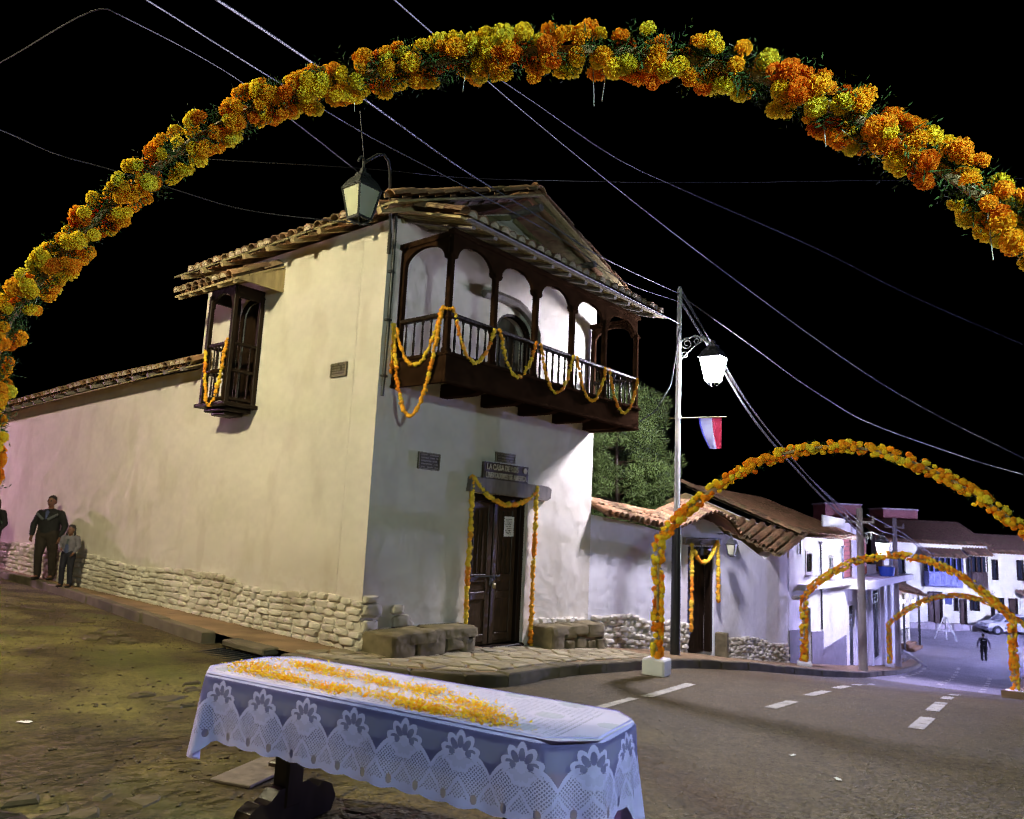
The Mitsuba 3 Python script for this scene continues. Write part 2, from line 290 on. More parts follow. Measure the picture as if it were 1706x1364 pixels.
def prism_pts(pts2, top, depth, bev=.012, wob=.0, seed=0):
    """a low stone: outline pts2 (n,2) on the ground, its top TOP above the road, with a rounded rim"""
    r = np.random.default_rng(seed); p = np.asarray(pts2, float); c = p.mean(0); n = len(p)
    inn = c + (p - c) * (1 - bev / max(.05, np.linalg.norm(p - c, axis=1).mean())); g = G(p[:, 0], p[:, 1])
    hz = r.uniform(-wob, wob, n) if wob else np.zeros(n)
    v = np.vstack([np.c_[p, g + top - depth], np.c_[p, g + top - bev + hz], np.c_[inn, G(inn[:, 0], inn[:, 1]) + top + hz], [[*c, float(G(*c)) + top + .004]]])
    f = []
    for a in range(n):
        b = (a + 1) % n
        f += [[a, b, n + b], [a, n + b, n + a], [n + a, n + b, 2 * n + b], [n + a, 2 * n + b, 2 * n + a], [2 * n + a, 2 * n + b, 3 * n]]
    return MB().add(v, f)
# kerb stones, one by one near the house, one sheet beyond
s0 = KD[2] - 5.0; k = 0
cuts = [KD[1]]
while cuts[-1] < KD[17]: cuts.append(cuts[-1] + rng.uniform(.55, .95))
DR0, DR1 = KD[4] - .55, KD[4] + .25                   # the drain opening
for a, b in zip(cuts[:-1], cuts[1:]):
    if a < DR1 and b > DR0: continue
    ss = np.linspace(a + .006, b - .006, 4); c = KF(ss); t = np.gradient(c, axis=0); t /= np.linalg.norm(t, axis=1, keepdims=True); nn = np.stack([-t[:, 1], t[:, 0]], 1)
    out = c + nn * rng.uniform(-.012, .012); inn = (c + nn * KW)[::-1]
    obj('kerbstone', prism_pts(np.vstack([out, inn]), .15 + rng.uniform(-.008, .012), .34, .018, .004, k), 'kerb', pavement); k += 1
ss = np.linspace(KD[17], KD[-1], 40); c = KF(ss); t = np.gradient(c, axis=0); t /= np.linalg.norm(t, axis=1, keepdims=True); nn = np.stack([-t[:, 1], t[:, 0]], 1)
v = np.vstack([np.c_[c, G(c[:, 0], c[:, 1]) - .2], np.c_[c, G(c[:, 0], c[:, 1]) + .155], np.c_[c + nn * KW, G(c[:, 0], c[:, 1]) + .155]]); q = []
for a in range(39):
    for r_ in (0, 40): q.append([r_ + a, r_ + a + 1, r_ + a + 41, r_ + a + 40])
obj('kerb_run', MB().add(v, q), 'kerb', pavement, kind='stuff')
# flagstones on the corner
from scipy.spatial import Voronoi as _Vor
zone = Polygon(list(KF(np.linspace(KD[5] - .35, KD[11] + .6, 60)) + 0)).buffer(0)
kk = KF(np.linspace(KD[5] - .1, KD[11] + 1.1, 60)); tt = np.gradient(kk, axis=0); tt /= np.linalg.norm(tt, axis=1, keepdims=True)
edge = kk + np.stack([-tt[:, 1], tt[:, 0]], 1) * (KW + .015)
zone = Polygon(list(edge) + [(edge[-1][0], -.03), (-.03, -.03), (-.03, .25), (edge[0][0] + .0, .3)]).buffer(0)
r2 = np.random.default_rng(3); bx = zone.bounds; pts = []
for yy in np.arange(bx[1] - .4, bx[3] + .4, .30):
    for xx in np.arange(bx[0] - .4, bx[2] + .4, .40): pts.append((xx + r2.uniform(-.14, .14) + .2 * (int(yy / .3) % 2), yy + r2.uniform(-.1, .1)))
vor = _Vor(np.array(pts))
for pi_, reg in enumerate(vor.point_region):
    R_ = vor.regions[reg]
    if -1 in R_ or not R_: continue
    pg = Polygon(vor.vertices[R_]).intersection(zone).buffer(-.016, join_style=2)
    if pg.is_empty or pg.geom_type != 'Polygon' or pg.area < .012: continue
    pg = pg.buffer(-.02).buffer(.02).simplify(.008)
    if pg.is_empty or pg.geom_type != 'Polygon': continue
    c = np.array(pg.exterior.coords)[:-1]
    if Polygon(c).exterior.is_ccw is False: c = c[::-1]
    obj('flagstone', prism_pts(c, .163 + r2.uniform(-.004, .01), .06, .012, .004, pi_), f'flag_{pi_ % 3}', pavement)
# drain
dk = thing('storm_drain', 'dark drain opening in the kerb beside the corner house', 'drain')
p0, p1 = KF(DR0 + .2), KF(DR1); tdir = unit(np.r_[p1 - p0, 0]); ndir = V(-tdir[1], tdir[0], 0); pm = (p0 + p1) / 2
b = MB(); zt = float(G(*pm)); b.add([(*(pm + d2), z) for z, d2 in ((zt + .005, tdir[:2] * .5 - ndir[:2] * .42), (zt + .005, -tdir[:2] * .55 - ndir[:2] * .40), (zt + .005, -tdir[:2] * .55 + ndir[:2] * .1), (zt + .005, tdir[:2] * .5 + ndir[:2] * .1))], [[0, 1, 2, 3]])
obj('opening', b, 'paint_black', dk)
b = MB(); b.box(V(*pm, zt + .1) + ndir * .12, (.95, .25, .09), np.stack([tdir, ndir, V(0, 0, 1)], 1), .02); obj('lintel_stone', b, 'kerb', dk)
b = MB()
for a in np.linspace(-.45, .4, 8): b.bar(V(*pm, zt + .012) + tdir * a - ndir * .4, V(*pm, zt + .03) + tdir * a + ndir * .05, .02)
obj('grate', b, 'iron', dk)
# painted dashes
def dash(a, b, w):
    a, b = V(*a), V(*b); t = unit(b - a); n2 = V(-t[1], t[0]) * w / 2; ss = np.linspace(0, 1, 5)
    L = np.array([a + (b - a) * x for x in ss]); v = np.vstack([np.c_[L - n2, G(*(L - n2).T) + .006], np.c_[L + n2, G(*(L + n2).T) + .006]])
    obj('dash', MB().add(v, [[k_, k_ + 1, k_ + 6, k_ + 5] for k_ in range(4)]), 'road_paint', road)
for a, b in (((1.76, -3.27), (3.77, -2.88)), ((2.22, -4.61), (3.18, -4.54)), ((4.13, -4.42), (5.21, -4.33)), ((6.09, -4.2), (7.4, -4.0)), ((8.4, -3.85), (10.2, -3.5)), ((11.5, -3.3), (13.2, -2.95)),
             ((2.09, -6.14), (3.21, -6.04)), ((4.0, -5.93), (5.5, -5.77)), ((6.4, -5.66), (7.4, -5.53)), ((8.3, -5.42), (9.4, -5.3))): dash(a, b, .15)
dash((-.3, -3.55), (1.5, -3.25), .12)
for a0, a1 in (((22.5, -1.5), (41.5, 1.45)), ((20.5, -3.0), (43.8, .25)), ((18.5, -4.4), (40.7, -1.67))):
    a0, a1 = V(*a0), V(*a1); L = np.linalg.norm(a1 - a0)
    for d0 in np.arange(0, L - 1, 3.2): dash(a0 + (a1 - a0) * d0 / L, a0 + (a1 - a0) * (d0 + 1.6) / L, .17)
# cobbles showing in the side street
r3 = np.random.default_rng(21); nst = 0
for _ in range(1100):
    x, y = r3.uniform(-6.6, -1.6), r3.uniform(-3.6, 6.5)
    if meshkit.noise(V(x * .8, y * .8, 3.1)) < .60 or nst > 220: continue
    a = r3.uniform(0, 6.28); rr = r3.uniform(.05, .12); t = np.sort(r3.uniform(0, 6.28, 7)); pts = np.c_[np.cos(t) * rr * 1.5, np.sin(t) * rr]
    if Polygon(pts).area < .006: continue
    ca, sa = math.cos(a * .2 - .5), math.sin(a * .2 - .5); pts = pts @ np.array([[ca, sa], [-sa, ca]]) + V(x, y)
    obj('cobble', prism_pts(pts, r3.uniform(.008, .03), .09, .018, .008, nst), 'cobble', road); nst += 1
# loose grit and pebbles
ico = trimesh.creation.icosphere(0, 1.0); gv, gf = np.array(ico.vertices), np.array(ico.faces)
def scatter(n, xr, yr, rmin, rmax, seed, dens):
    r = np.random.default_rng(seed); b_, c_ = [], []; k = 0; F_ = []
    for _ in range(n):
        x, y = r.uniform(*xr), r.uniform(*yr)
        if not dens(x, y, r): continue
        R0 = rmin + (rmax - rmin) * r.uniform() ** 3; v = gv * R0 * r.uniform(.6, 1.3, (len(gv), 1)) * V(1, 1, .6); a = r.uniform(0, 6.28); c, s1 = math.cos(a), math.sin(a)
        v = np.c_[v[:, 0] * c - v[:, 1] * s1, v[:, 0] * s1 + v[:, 1] * c, v[:, 2]]; b_.append(v + V(x, y, float(G(x, y)) + R0 * .2)); F_.append(gf + k); k += len(gv)
    return MB().add(np.vstack(b_), np.vstack(F_))
kx = lambda y: np.interp(y, [-2, -1.35, -.45, .9, 3.98, 8.66, 14], [0, -.45, -1.0, -1.12, -.91, -.48, -.3]) - .05
obj('pebbles', scatter(7000, (-6.6, -.3), (-3.8, 7.5), .004, .021, 5, lambda x, y, r: x < kx(y) and meshkit.noise(V(x * .9, y * .9, 8)) > r.uniform(.15, .75)), 'cobble', road, kind='stuff', smooth=60)
obj('grit', scatter(5200, (-4.2, 3.5), (-8.6, -2.6), .003, .010, 6, lambda x, y, r: r.uniform() < 1 / (1 + .02 * ((x + 3) ** 2 + (y + 6) ** 2))), 'grit', road, kind='stuff')
# litter
for i_, (x, y, s_) in enumerate(((-4.9, -1.2, .09), (-4.35, -1.35, .05), (-.7, -6.2, .035), (-.2, -5.7, .03), (1.8, -7.2, .07), (-1.9, -6.6, .03))):
    z = float(G(x, y)); t = r3.uniform(0, 3); c_, s__ = math.cos(t), math.sin(t); b = MB()
    g2 = np.array([(u, v_) for u in (-1, -.3, .4, 1) for v_ in (-.5, .1, .5)]); zz = r3.uniform(.004, .02, 12)
    b.add(np.c_[x + s_ * (g2[:, 0] * c_ - g2[:, 1] * s__), y + s_ * (g2[:, 0] * s__ + g2[:, 1] * c_), z + zz], [[a * 3 + e, a * 3 + e + 3, a * 3 + e + 4, a * 3 + e + 1] for a in range(3) for e in range(2)])
    obj('paper_scrap', b, 'paper', label=['white paper scrap lying on the dirt left of the table', 'smaller paper scrap on the dirt nearer to the table', 'tiny white scrap on the asphalt right of the table', 'tiny scrap on the asphalt farther right of the table', 'pale scrap lying on the road at the far right', 'tiny scrap on the road beside the hanging cloth corner'][i_], cat='litter')
wp = thing('board_scrap', 'flat weathered board lying on the road behind the table leg', 'board')
b = MB(); R_ = trimesh.transformations.rotation_matrix(.35, (0, 0, 1))[:3, :3]; b.box((-3.66, -3.45, float(G(-3.66, -3.45)) + .02), (.62, .30, .02), R_, .006); obj('plank', b, 'wood_grey', wp)
b = MB(); b.box((-3.45, -3.45, float(G(-3.4, -3.4)) + .05), (.30, .12, .04), R_, .01); obj('stick', b, 'wood_door', wp)
# ------------------------------------------------------------------ stones
def pillow(fn, uc, vc, hw, hh, d, seed, rough=.12, nn=9, ex=4.0):
    r = np.random.default_rng(seed); g = (np.arange(nn) + r.uniform(-.25, .25)) * 2 * np.pi / nn
    e = 2.0 / (ex * r.uniform(.65, 1.7)); cx = np.sign(np.cos(g)) * np.abs(np.cos(g)) ** e; cy = np.sign(np.sin(g)) * np.abs(np.sin(g)) ** e
    k = 1 + r.uniform(-rough, rough * .4, nn); U, W = cx * hw * k, cy * hh * k; tl = r.uniform(-.12, .12, 2) * d
    rings = []
    for sc, w in ((1, -.06), (.985, d * .55), (.86, d * .92), (.4, d)):
        rings.append([fn(uc + U[a] * sc, vc + W[a] * sc, w + (tl[0] * cx[a] + tl[1] * cy[a]) * (w > 0) + r.uniform(-.06, .06) * d) for a in range(nn)])
    v = np.array(rings).reshape(-1, 3); v = np.vstack([v, fn(uc, vc, d * 1.02)]); f = []
    for a in range(3):
        for b in range(nn): f.append([a * nn + b, a * nn + (b + 1) % nn, (a + 1) * nn + (b + 1) % nn, (a + 1) * nn + b])
    f = np.array(f); f = np.vstack([f[:, [0, 1, 2]], f[:, [0, 2, 3]], [[3 * nn + b, 3 * nn + (b + 1) % nn, 4 * nn] for b in range(nn)]])
    return trimesh.Trimesh(v, f, process=False)
def courses(parent, fn, u0, u1, bot, hgt, rows, mean_w, mat, d=.07, seed=0, skip=None, rough=.12, stuff_after=None, flip=False):
    r = np.random.default_rng(seed); rest = MB()
    for row in range(rows):
        u = u0 + (r.uniform(0, mean_w * .6) if row % 2 else 0) - .02
        while u < u1 - .03:
            w = min(mean_w * r.uniform(.6, 1.5), u1 - u); uc = u + w / 2; u += w
            if w < .07: continue
            v0, h = bot(uc), hgt(uc) / rows; vc = v0 + h * (row + .5) + r.uniform(-.12, .12) * h
            if skip and skip(uc, vc): continue
            m = pillow(fn, uc, vc, w / 2 * .97, h / 2 * r.uniform(.88, 1.08), d * r.uniform(.5, 1.4), int(r.integers(1 << 30)), rough)
            if flip: m.invert()
            if stuff_after is not None and uc > stuff_after: rest.tm(m)
            else: obj('stone', m, mat, parent, smooth=55)
    if rest.v: obj('far_stones', rest, mat, parent, smooth=55, kind='stuff')

# ------------------------------------------------------------------ barrel tiles
def tile_mesh(r0=.085, r1=.105, L=.44, th=.016, n=7):
    g = np.linspace(0, np.pi, n); v = []
    for y, r in ((0, r1), (L, r0)):
        for rr in (r, r - th): v += [(rr * math.cos(a), y, rr * math.sin(a) * .92) for a in g]
    f = []
    for a in range(n - 1):
        o, i_, o2, i2 = a, n + a, 2 * n + a, 3 * n + a
        f += [[o, o2, o2 + 1, o + 1], [i_, i_ + 1, i2 + 1, i2], [o, o + 1, i_ + 1, i_], [o2, i2, i2 + 1, o2 + 1]]
    return MB().add(v, f).mesh()
TILE = [[ply(tile_mesh(r0, r0 + .02, L), f'm_tile_{i}', smooth=50) for i in range(4)] for r0, L in ((.085, .44), (.078, .42))]
def place_tile(parent, pos, axis, up, var, under=False, scale=1.0, name='tile'):
    """AXIS runs from the tile's lower end up the slope"""
    a = unit(axis); u = unit(np.array(up) - a * np.dot(up, a)); x = np.cross(a, u)
    if under: u, x = -u, -x
    Mx = np.eye(4); Mx[:3, 0], Mx[:3, 1], Mx[:3, 2], Mx[:3, 3] = x * scale, a * scale, u * scale, pos
    d = dict(TILE[int(var * 7) % 2][int(var * 1000) % 4]); d['to_world'] = T(Mx.tolist())
    scene[key(name, parent)] = d
PLUG = ply(MB().add(*(lambda g: (np.vstack([[(.098 * math.cos(a), .02, .09 * math.sin(a)) for a in g], [(.085 * math.cos(a), -.012, .075 * math.sin(a)) for a in g], [(0, -.018, .035)]]), [[k, k + 1, 10 + k] for k in range(8)] + [[k + 1, 10 + k, 9 + k] for k in range(8)] + [[9 + k, 10 + k, 18] for k in range(8)] + [[0, 8, 9]] + [[9, 17, 18]]))(np.linspace(0, np.pi, 9))).mesh(), 'm_plug')
def place_plug(parent, pos, axis, up, sc):
    a = unit(axis); u = unit(np.array(up) - a * np.dot(up, a)); Mx = np.eye(4); Mx[:3, 0], Mx[:3, 1], Mx[:3, 2], Mx[:3, 3] = np.cross(a, u) * sc, a * sc, u * sc, pos
    d = dict(PLUG); d['to_world'] = T(Mx.tolist()); scene[key('mortar_plug', parent)] = d
def tile_rows(parent, p0, p1, slope, n, rows=2, step=.34, seed=0, scale=1.0, sheet=None, mat='tile_1', jit=.02, plug=0.0):
    """eave from p0 to p1, SLOPE = unit vector up the roof: cover tiles and the pans between them; beyond the rows, a corrugated sheet of length SHEET"""
    r = np.random.default_rng(seed); p0, p1, slope = map(lambda a: np.asarray(a, float), (p0, p1, slope)); al = unit(p1 - p0); nrm = unit(np.cross(al, slope))
    if nrm[2] < 0: nrm = -nrm
    w = np.linalg.norm(p1 - p0) / n; sc = w / .21 * scale
    for k in range(n):
        for q in range(rows):
            c = p0 + (p1 - p0) * ((k + .5) / n) + slope * (q * step * sc + r.uniform(-jit, jit)) + nrm * (.035 * sc + .012 * q)
            a = unit(slope + al * r.uniform(-.04, .04) + nrm * r.uniform(-.02, .03))
            place_tile(parent, c, a, nrm, r.uniform(), False, sc)
            if q == 0 and r.uniform() < plug: place_plug(parent, c + a * .012, a, nrm, sc)
            if k < n - 1:
                c2 = p0 + (p1 - p0) * ((k + 1.0) / n) + slope * (q * step * sc + .05 + r.uniform(-jit, jit)) + nrm * (.075 * sc)
                place_tile(parent, c2 - nrm * .02, a, nrm, r.uniform(), True, sc)
    if sheet:
        L0 = rows * step * sc - .05; m = n * 4 + 1; us = np.linspace(0, 1, m); vs = np.linspace(L0, sheet, max(2, int((sheet - L0) / .38)))
        v = [p0 + (p1 - p0) * u + slope * q + nrm * (.05 * sc + .045 * sc * math.cos(2 * np.pi * (u * n - .5)) + (.02 if (a % 2) else 0)) for a, q in enumerate(vs) for u in us]
        f = [[a * m + b, a * m + b + 1, (a + 1) * m + b + 1, (a + 1) * m + b] for a in range(len(vs) - 1) for b in range(m - 1)]
        obj('tile_field', MB().add(v, f), mat, parent, smooth=40, kind='stuff')

# ------------------------------------------------------------------ the corner house
house = thing('corner_house', 'two storey whitewashed adobe corner house with carved wooden balcony', 'house')
def gwall(y): return 0
fac = Polygon([(0, -.7), (5.42, -1.2), (5.42, 6.18), (2.65, 7.02), (0, 5.98)])
door_hole = sbox(2.02, -.6, 3.47, 2.22); up_hole = arch_hole(2.42, 3.36, 3.72, 4.95, .34)
fac = fac.difference(door_hole).difference(up_hole)
b = MB(); b.poly(fac, PL((0, 0, 0), (1, 0, 0), (0, 0, 1), (0, 1, 0)), .55)
side = Polygon([(.553, -.5), (4.4, -.5), (4.4, 5.98), (.553, 5.98)]).difference(arch_hole(3.06, 3.64, 3.42, 5.0, .26))
b.poly(side, PL((0, 0, 0), (0, 1, 0), (0, 0, 1), (1, 0, 0)), .5)
b.box((5.17, 2.47, 2.6), (.5, 3.83, 7.2)); b.box((2.7, 4.65, 2.6), (5.4, .5, 7.2))
wall = obj('wall', b, 'plaster', house)
fx = lambda u, v, w: V(-w, u, v)      # on the side street wall (u along y)
ff = lambda u, v, w: V(u, -w, v)      # on the front wall (u along x)
gs = lambda y: float(G(-.2, y)) + .10
courses(wall, fx, 0.0, 4.4, gs, lambda u: .68 + .05 * math.sin(u * 2.1), 7, .23, 'stone_white', .042, 5, rough=.3)
r4 = np.random.default_rng(8)
for uc, vc, hw, hh in ((.14, .10, .15, .11), (.13, .32, .14, .1), (.16, .53, .17, .10), (.44, .22, .13, .08), (.70, .36, .16, .09), (.62, .52, .12, .07), (.86, .22, .08, .16), (.13, .68, .13, .05)):
    obj('stone', pillow(ff, uc, vc, hw, hh, .07, int(r4.integers(1 << 30))), 'stone_white', wall, smooth=55)
courses(wall, ff, 3.68, 5.4, lambda u: -.36 - .06 * (u - 3.6), lambda u: .60, 5, .20, 'stone_white', .075, 9, rough=.2)
# the ground floor door
dx0, dx1, dz0, dz1 = 2.02, 3.47, -.16, 2.22
dr_ = key('door', house); b = MB()
for x in (dx0 + .06, dx1 - .06): b.box((x, .13, (dz0 + dz1) / 2), (.12, .14, dz1 - dz0), None, .01)
b.box(((dx0 + dx1) / 2, .13, dz1 - .06), (dx1 - dx0 - .24, .14, .12), None, .01); b.box(((dx0 + dx1) / 2, .10, dz0 - .05), (dx1 - dx0, .3, .1), None, .015)
obj('frame', b, 'wood_dark', dr_)
xm = (dx0 + dx1) / 2
for s_ in (-1, 1):
    xa, xb = sorted((xm + s_ * .012, xm + s_ * (.605))); b = MB(); b.box(((xa + xb) / 2, .18, (dz0 + dz1) / 2 - .06), (xb - xa, .05, dz1 - dz0 - .14))
    for xx in (xa + .06, xb - .06): b.box((xx, .145, (dz0 + dz1) / 2 - .06), (.11, .03, dz1 - dz0 - .16), None, .008)
    for zz in (dz0 + .12, dz0 + .78, dz0 + 1.05, dz1 - .18): b.box(((xa + xb) / 2, .146, zz), (xb - xa - .23, .028, .12), None, .008)
    for k in range(3): b.bar((xa + .14 + k * .11, .151, dz0 + 1.12), (xa + .14 + k * .11, .151, dz1 - .26), .035, .012)
    obj('leaf', b, 'wood_door', dr_)
b = MB(); b.box((xm, .125, dz0 + 1.0), (.09, .02, .14), None, .004); b.bar((xm - .42, .12, dz0 + 1.08), (xm + .2, .12, dz0 + 1.08), .022); obj('bolt', b, 'iron', dr_)
b = MB(); b.box((xm + .05, .10, dz0 + .92), (.07, .03, .08), None, .01); t = np.linspace(0, np.pi, 8); b.tube([(xm + .05 + .022 * math.cos(a), .10, dz0 + .96 + .045 * math.sin(a)) for a in t], .006); obj('padlock', b, 'brass', dr_)
b = MB(); Pl = Polygon([(1.9, 2.235), (3.9, 2.19), (4.0, 2.24), (4.02, 2.40), (3.9, 2.44), (1.93, 2.46)]); b.poly(Pl, XZ(.0), .085); obj('lintel', b, 'wood_grey', dr_)
b = MB(); b.add(*(lambda m: (m.vertices, m.faces))(trimesh.creation.box((.25, .004, .33), trimesh.transformations.translation_matrix((3.14, .124, 1.72)))))
notice = obj('paper_notice', b, 'paper', label='white paper notice pinned to the right door leaf', cat='notice')
b = MB()
for k in range(9): b.box((3.13 + .01 * (k % 3 - 1), .1205, 1.84 - k * .03), (.17 - .03 * (k % 3), .002, .008))
obj('writing', b, 'iron', notice)
# upper door behind the balcony
ud = key('upper_door', house); b = MB()
b.box((2.89, .3, 4.45), (.94, .06, 1.7)); obj('leaf', b, 'wood_grey', ud)
b = MB(); b.poly(arch_hole(2.36, 3.42, 3.72, 4.95, .40).difference(arch_hole(2.47, 3.31, 3.6, 4.95, .30)), XZ(.12), .1); obj('frame', b, 'wood_dark', ud)
b = MB(); L = spline([(2.02, -.05, 5.42), (2.4, -.05, 5.47), (2.85, -.05, 5.46), (3.2, -.05, 5.33), (3.46, -.05, 5.05), (3.5, -.05, 4.75)], 12)
b.tube(L, [.07, .085, .085, .085, .085, .085, .08, .08, .08, .075, .07, .06], 7); obj('lintel', b, 'wood_grey', ud, smooth=50)
b = MB(); b.box((3.36, .32, 4.4), (.6, .04, 1.9)); 
# door behind the small balcony
b = MB(); b.box((.08, 3.35, 4.3), (.05, .58, 1.9)); obj('small_balcony_door', b, 'wood_dark', house)
b = MB(); b.poly(arch_hole(3.0, 3.7, 3.42, 5.0, .32).difference(arch_hole(3.08, 3.62, 3.3, 5.0, .25)), YZ(.02), .03); obj('small_door_frame', b, 'wood_dark', house)
# downpipe at the corner
b = MB(); b.tube(spline([(.0, -.12, 6.05), (.06, -.06, 5.6), (.07, -.045, 4.5), (.05, -.045, 3.42)], 14),   .022, 8)
for z in (3.7, 4.5, 5.2): b.box((.06, -.04, z), (.09, .06, .03))
obj('downpipe', b, 'iron', house, smooth=50)
# ---- main roof
roof = key('roof', house)
AP = V(2.65, -.6, 7.22); EL = V(-.48, -.6, 5.93); ER = V(5.75, -.6, 6.22)
sl, sr = unit(V(AP[0] - EL[0], 0, AP[2] - EL[2])), unit(V(AP[0] - ER[0], 0, AP[2] - ER[2]))
tile_rows(roof, EL + V(0, .25, -.04), EL + V(0, 5.35, -.04), sl, 24, 2, seed=1, sheet=3.4, plug=.75)
tile_rows(roof, ER + V(0, 5.35, 0), ER + V(0, .25, 0), sr, 24, 1, seed=2, sheet=3.2)
r5 = np.random.default_rng(14)
for base, sv, n in ((EL, sl, 10), (ER, sr, 10)):       # verge tiles over the front gable, stepping up the slope
    L = np.linalg.norm(AP - base); nrm = unit(np.cross(sv, V(0, 1, 0))); nrm = nrm if nrm[2] > 0 else -nrm
    for k in range(n):
        c = base + sv * (k * L / n) + nrm * (.055 + r5.uniform(-.008, .015)) + V(0, .06 + r5.uniform(-.02, .02), 0)
        place_tile(roof, c, unit(sv + nrm * .07), nrm, r5.uniform(), False, 1.05)
        place_tile(roof, c + V(0, .13, 0) - nrm * .04, unit(sv + nrm * .05), nrm, r5.uniform(), True, 1.05)
for k in range(12): place_tile(roof, AP + V(0, -.05 + k * .42, .02), V(0, 1, .04), V(0, 0, 1), r5.uniform(), False, 1.3)
b = MB(); th = V(0, 0, -.035)
for base, sv in ((EL, sl), (ER, sr)):
    L = np.linalg.norm(AP - base) - .02
    for k in range(9):                                   # soffit boards run along the ridge direction
        q0, q1 = base + sv * (k * L / 9 + .006), base + sv * ((k + 1) * L / 9 - .006); yy = V(0, 5.9, 0)
        b.add([q0, q1, q1 + yy, q0 + yy] + [x + th for x in (q0, q1, q1 + yy, q0 + yy)], [[0, 1, 2, 3], [4, 7, 6, 5], [0, 4, 5, 1], [1, 5, 6, 2], [2, 6, 7, 3], [3, 7, 4, 0]])
obj('soffit_boards', b, 'wood_board', roof)
for k in range(9):
    y = -.35 + k * .66; b = MB(); b.bar(EL + V(-.02, y + .6, -.09), EL + sl * 1.5 + V(0, y + .6, -.09), .075, .09, V(0, 1, 0)); obj('rafter', b, 'wood_pale', roof)
b = MB(); b.bar(EL + V(.02, -.03, -.02), AP + V(0, -.03, -.03), .03, .09, V(0, 1, 0)); b.bar(ER + V(.0, -.03, -.02), AP + V(.0, -.03, -.03), .03, .09, V(0, 1, 0)); obj('bargeboard', b, 'wood_pale', roof)
for x, z in ((.9, 6.30), (2.65, 7.0), (4.3, 6.52)):
    b = MB(); b.tube([(x, -.66, z - .02), (x + .01, .3, z - .01)], .065, 8); obj('purlin', b, 'wood_grey', roof)
b = MB(); b.bar((.2, -.03, 6.02), (2.6, -.03, 6.92), .08, .04, V(0, 1, 0)); b.bar((5.3, -.03, 6.18), (2.7, -.03, 6.92), .08, .04, V(0, 1, 0)); obj('gable_beam', b, 'wood_board', roof)

# ---- the long balcony
bal = key('balcony', house); YF = -1.0; X0, X1 = .27, 5.24
PX_ = [X0, 1.20, 2.17, 3.16, 4.15, X1]
turned = [(.020, 0), (.020, .03), (.012, .05), (.017, .12), (.021, .2), (.013, .27), (.011, .29), (.017, .33), (.012, .40), (.012, .46), (.020, .49), (.020, .53)]
def baluster(par, x, y, z0, h, sc=1.0):
    v, f = lathe([(r_ * sc, z * h / .53) for r_, z in turned], 7); obj('baluster', MB().add(v + V(x, y, z0), f), 'wood_dark', par, smooth=40)
for x in PX_:
    b = MB(); b.box((x, YF, 4.46), (.085, .085, 1.80), None, .012); b.box((x, YF, 5.30), (.12, .12, .05), None, .01); b.box((x, YF, 4.46), (.11, .11, .05), None, .01); b.box((x, YF, 3.98), (.11, .11, .1), None, .01); obj('post', b, 'wood_matte', bal)
for x in (X0, X1): b = MB(); b.box((x, -.07, 4.55), (.085, .085, 2.0), None, .012); obj('post', b, 'wood_matte', bal)
b = MB(); b.box(((X0 + X1) / 2, -.53, 3.86), (X1 - X0, 1.0, .05)); obj('floor', b, 'wood_dark', bal)
for k in range(10):
    b = MB(); b.box(((X0 + X1) / 2, -.06 - k * .1, 3.80), (X1 - X0, .092, .03)); obj('floorboard', b, 'wood_board', bal)
for x in (1.28, 2.2, 3.15, 4.13, 5.1):
    b = MB(); b.poly(Polygon([(.05, 3.58), (-.62, 3.58), (-.80, 3.63), (-.93, 3.70), (-.93, 3.78), (.05, 3.78)]), PL((x - .07, 0, 0), (0, 1, 0), (0, 0, 1), (1, 0, 0)), .15); obj('beam', b, 'wood_matte', bal)
b = MB(); b.box(((X0 + X1) / 2, YF - .045, 3.76), (X1 - X0 + .1, .03, .36), None, .006); b.box(((X0 + X1) / 2, YF - .06, 3.95), (X1 - X0 + .14, .06, .05), None, .01); b.box(((X0 + X1) / 2, YF - .03, 3.58), (X1 - X0 + .1, .09, .045), None, .01)
obj('front_board', b, 'wood_matte', bal)
for x, s_ in ((X0, -1), (X1, 1)):
    b = MB(); b.box((x + s_ * .03, YF / 2, 3.76), (.03, 1.0, .36), None, .006); b.box((x + s_ * .04, YF / 2, 3.95), (.05, 1.0, .05), None, .01); b.box((x + s_ * .03, YF / 2, 3.58), (.06, 1.02, .045)); obj('end_board', b, 'wood_matte', bal)
    b = MB(); b.box((x, YF / 2, 4.50), (.09, .95, .06), None, .012); obj('rail', b, 'wood_dark', bal)
    for k in range(5): baluster(bal, x, YF + .14 + k * .165, 3.975, .5)
    b = MB(); b.poly(sbox(-.96, 5.30, -.04, 5.66).difference(arch_hole(-.90, -.11, 5.0, 5.30, .24)), PL((x - .03, 0, 0), (0, 1, 0), (0, 0, 1), (1, 0, 0)), .06); b.bar((x, YF, 5.62), (x, 0, 5.62), .1, .08); obj('arch_panel', b, 'wood_matte', bal)
b = MB(); b.box(((X0 + X1) / 2, YF, 4.50), (X1 - X0, .09, .06), None, .012); obj('rail', b, 'wood_dark', bal)
hp = sbox(X0, 5.30, X1, 5.68)
for a, c in zip(PX_[:-1], PX_[1:]):
    hp = hp.difference(arch_hole(a + .10, c - .10, 5.0, 5.30, .245)); n = 5
    for k in range(n): baluster(bal, a + (c - a) * (k + 1) / (n + 1), YF, 3.975, .5)
b = MB(); b.poly(hp, XZ(YF + .03), .06); b.box(((X0 + X1) / 2, YF - .015, 5.66), (X1 - X0 + .1, .12, .07), None, .01)
for x in PX_[1:-1]: b.poly(Polygon([(x - .14, 5.32), (x - .11, 5.26), (x - .05, 5.24), (x, 5.18), (x + .05, 5.24), (x + .11, 5.26), (x + .14, 5.32)]), XZ(YF + .02), .045)
obj('arch_panel', b, 'wood_matte', bal)
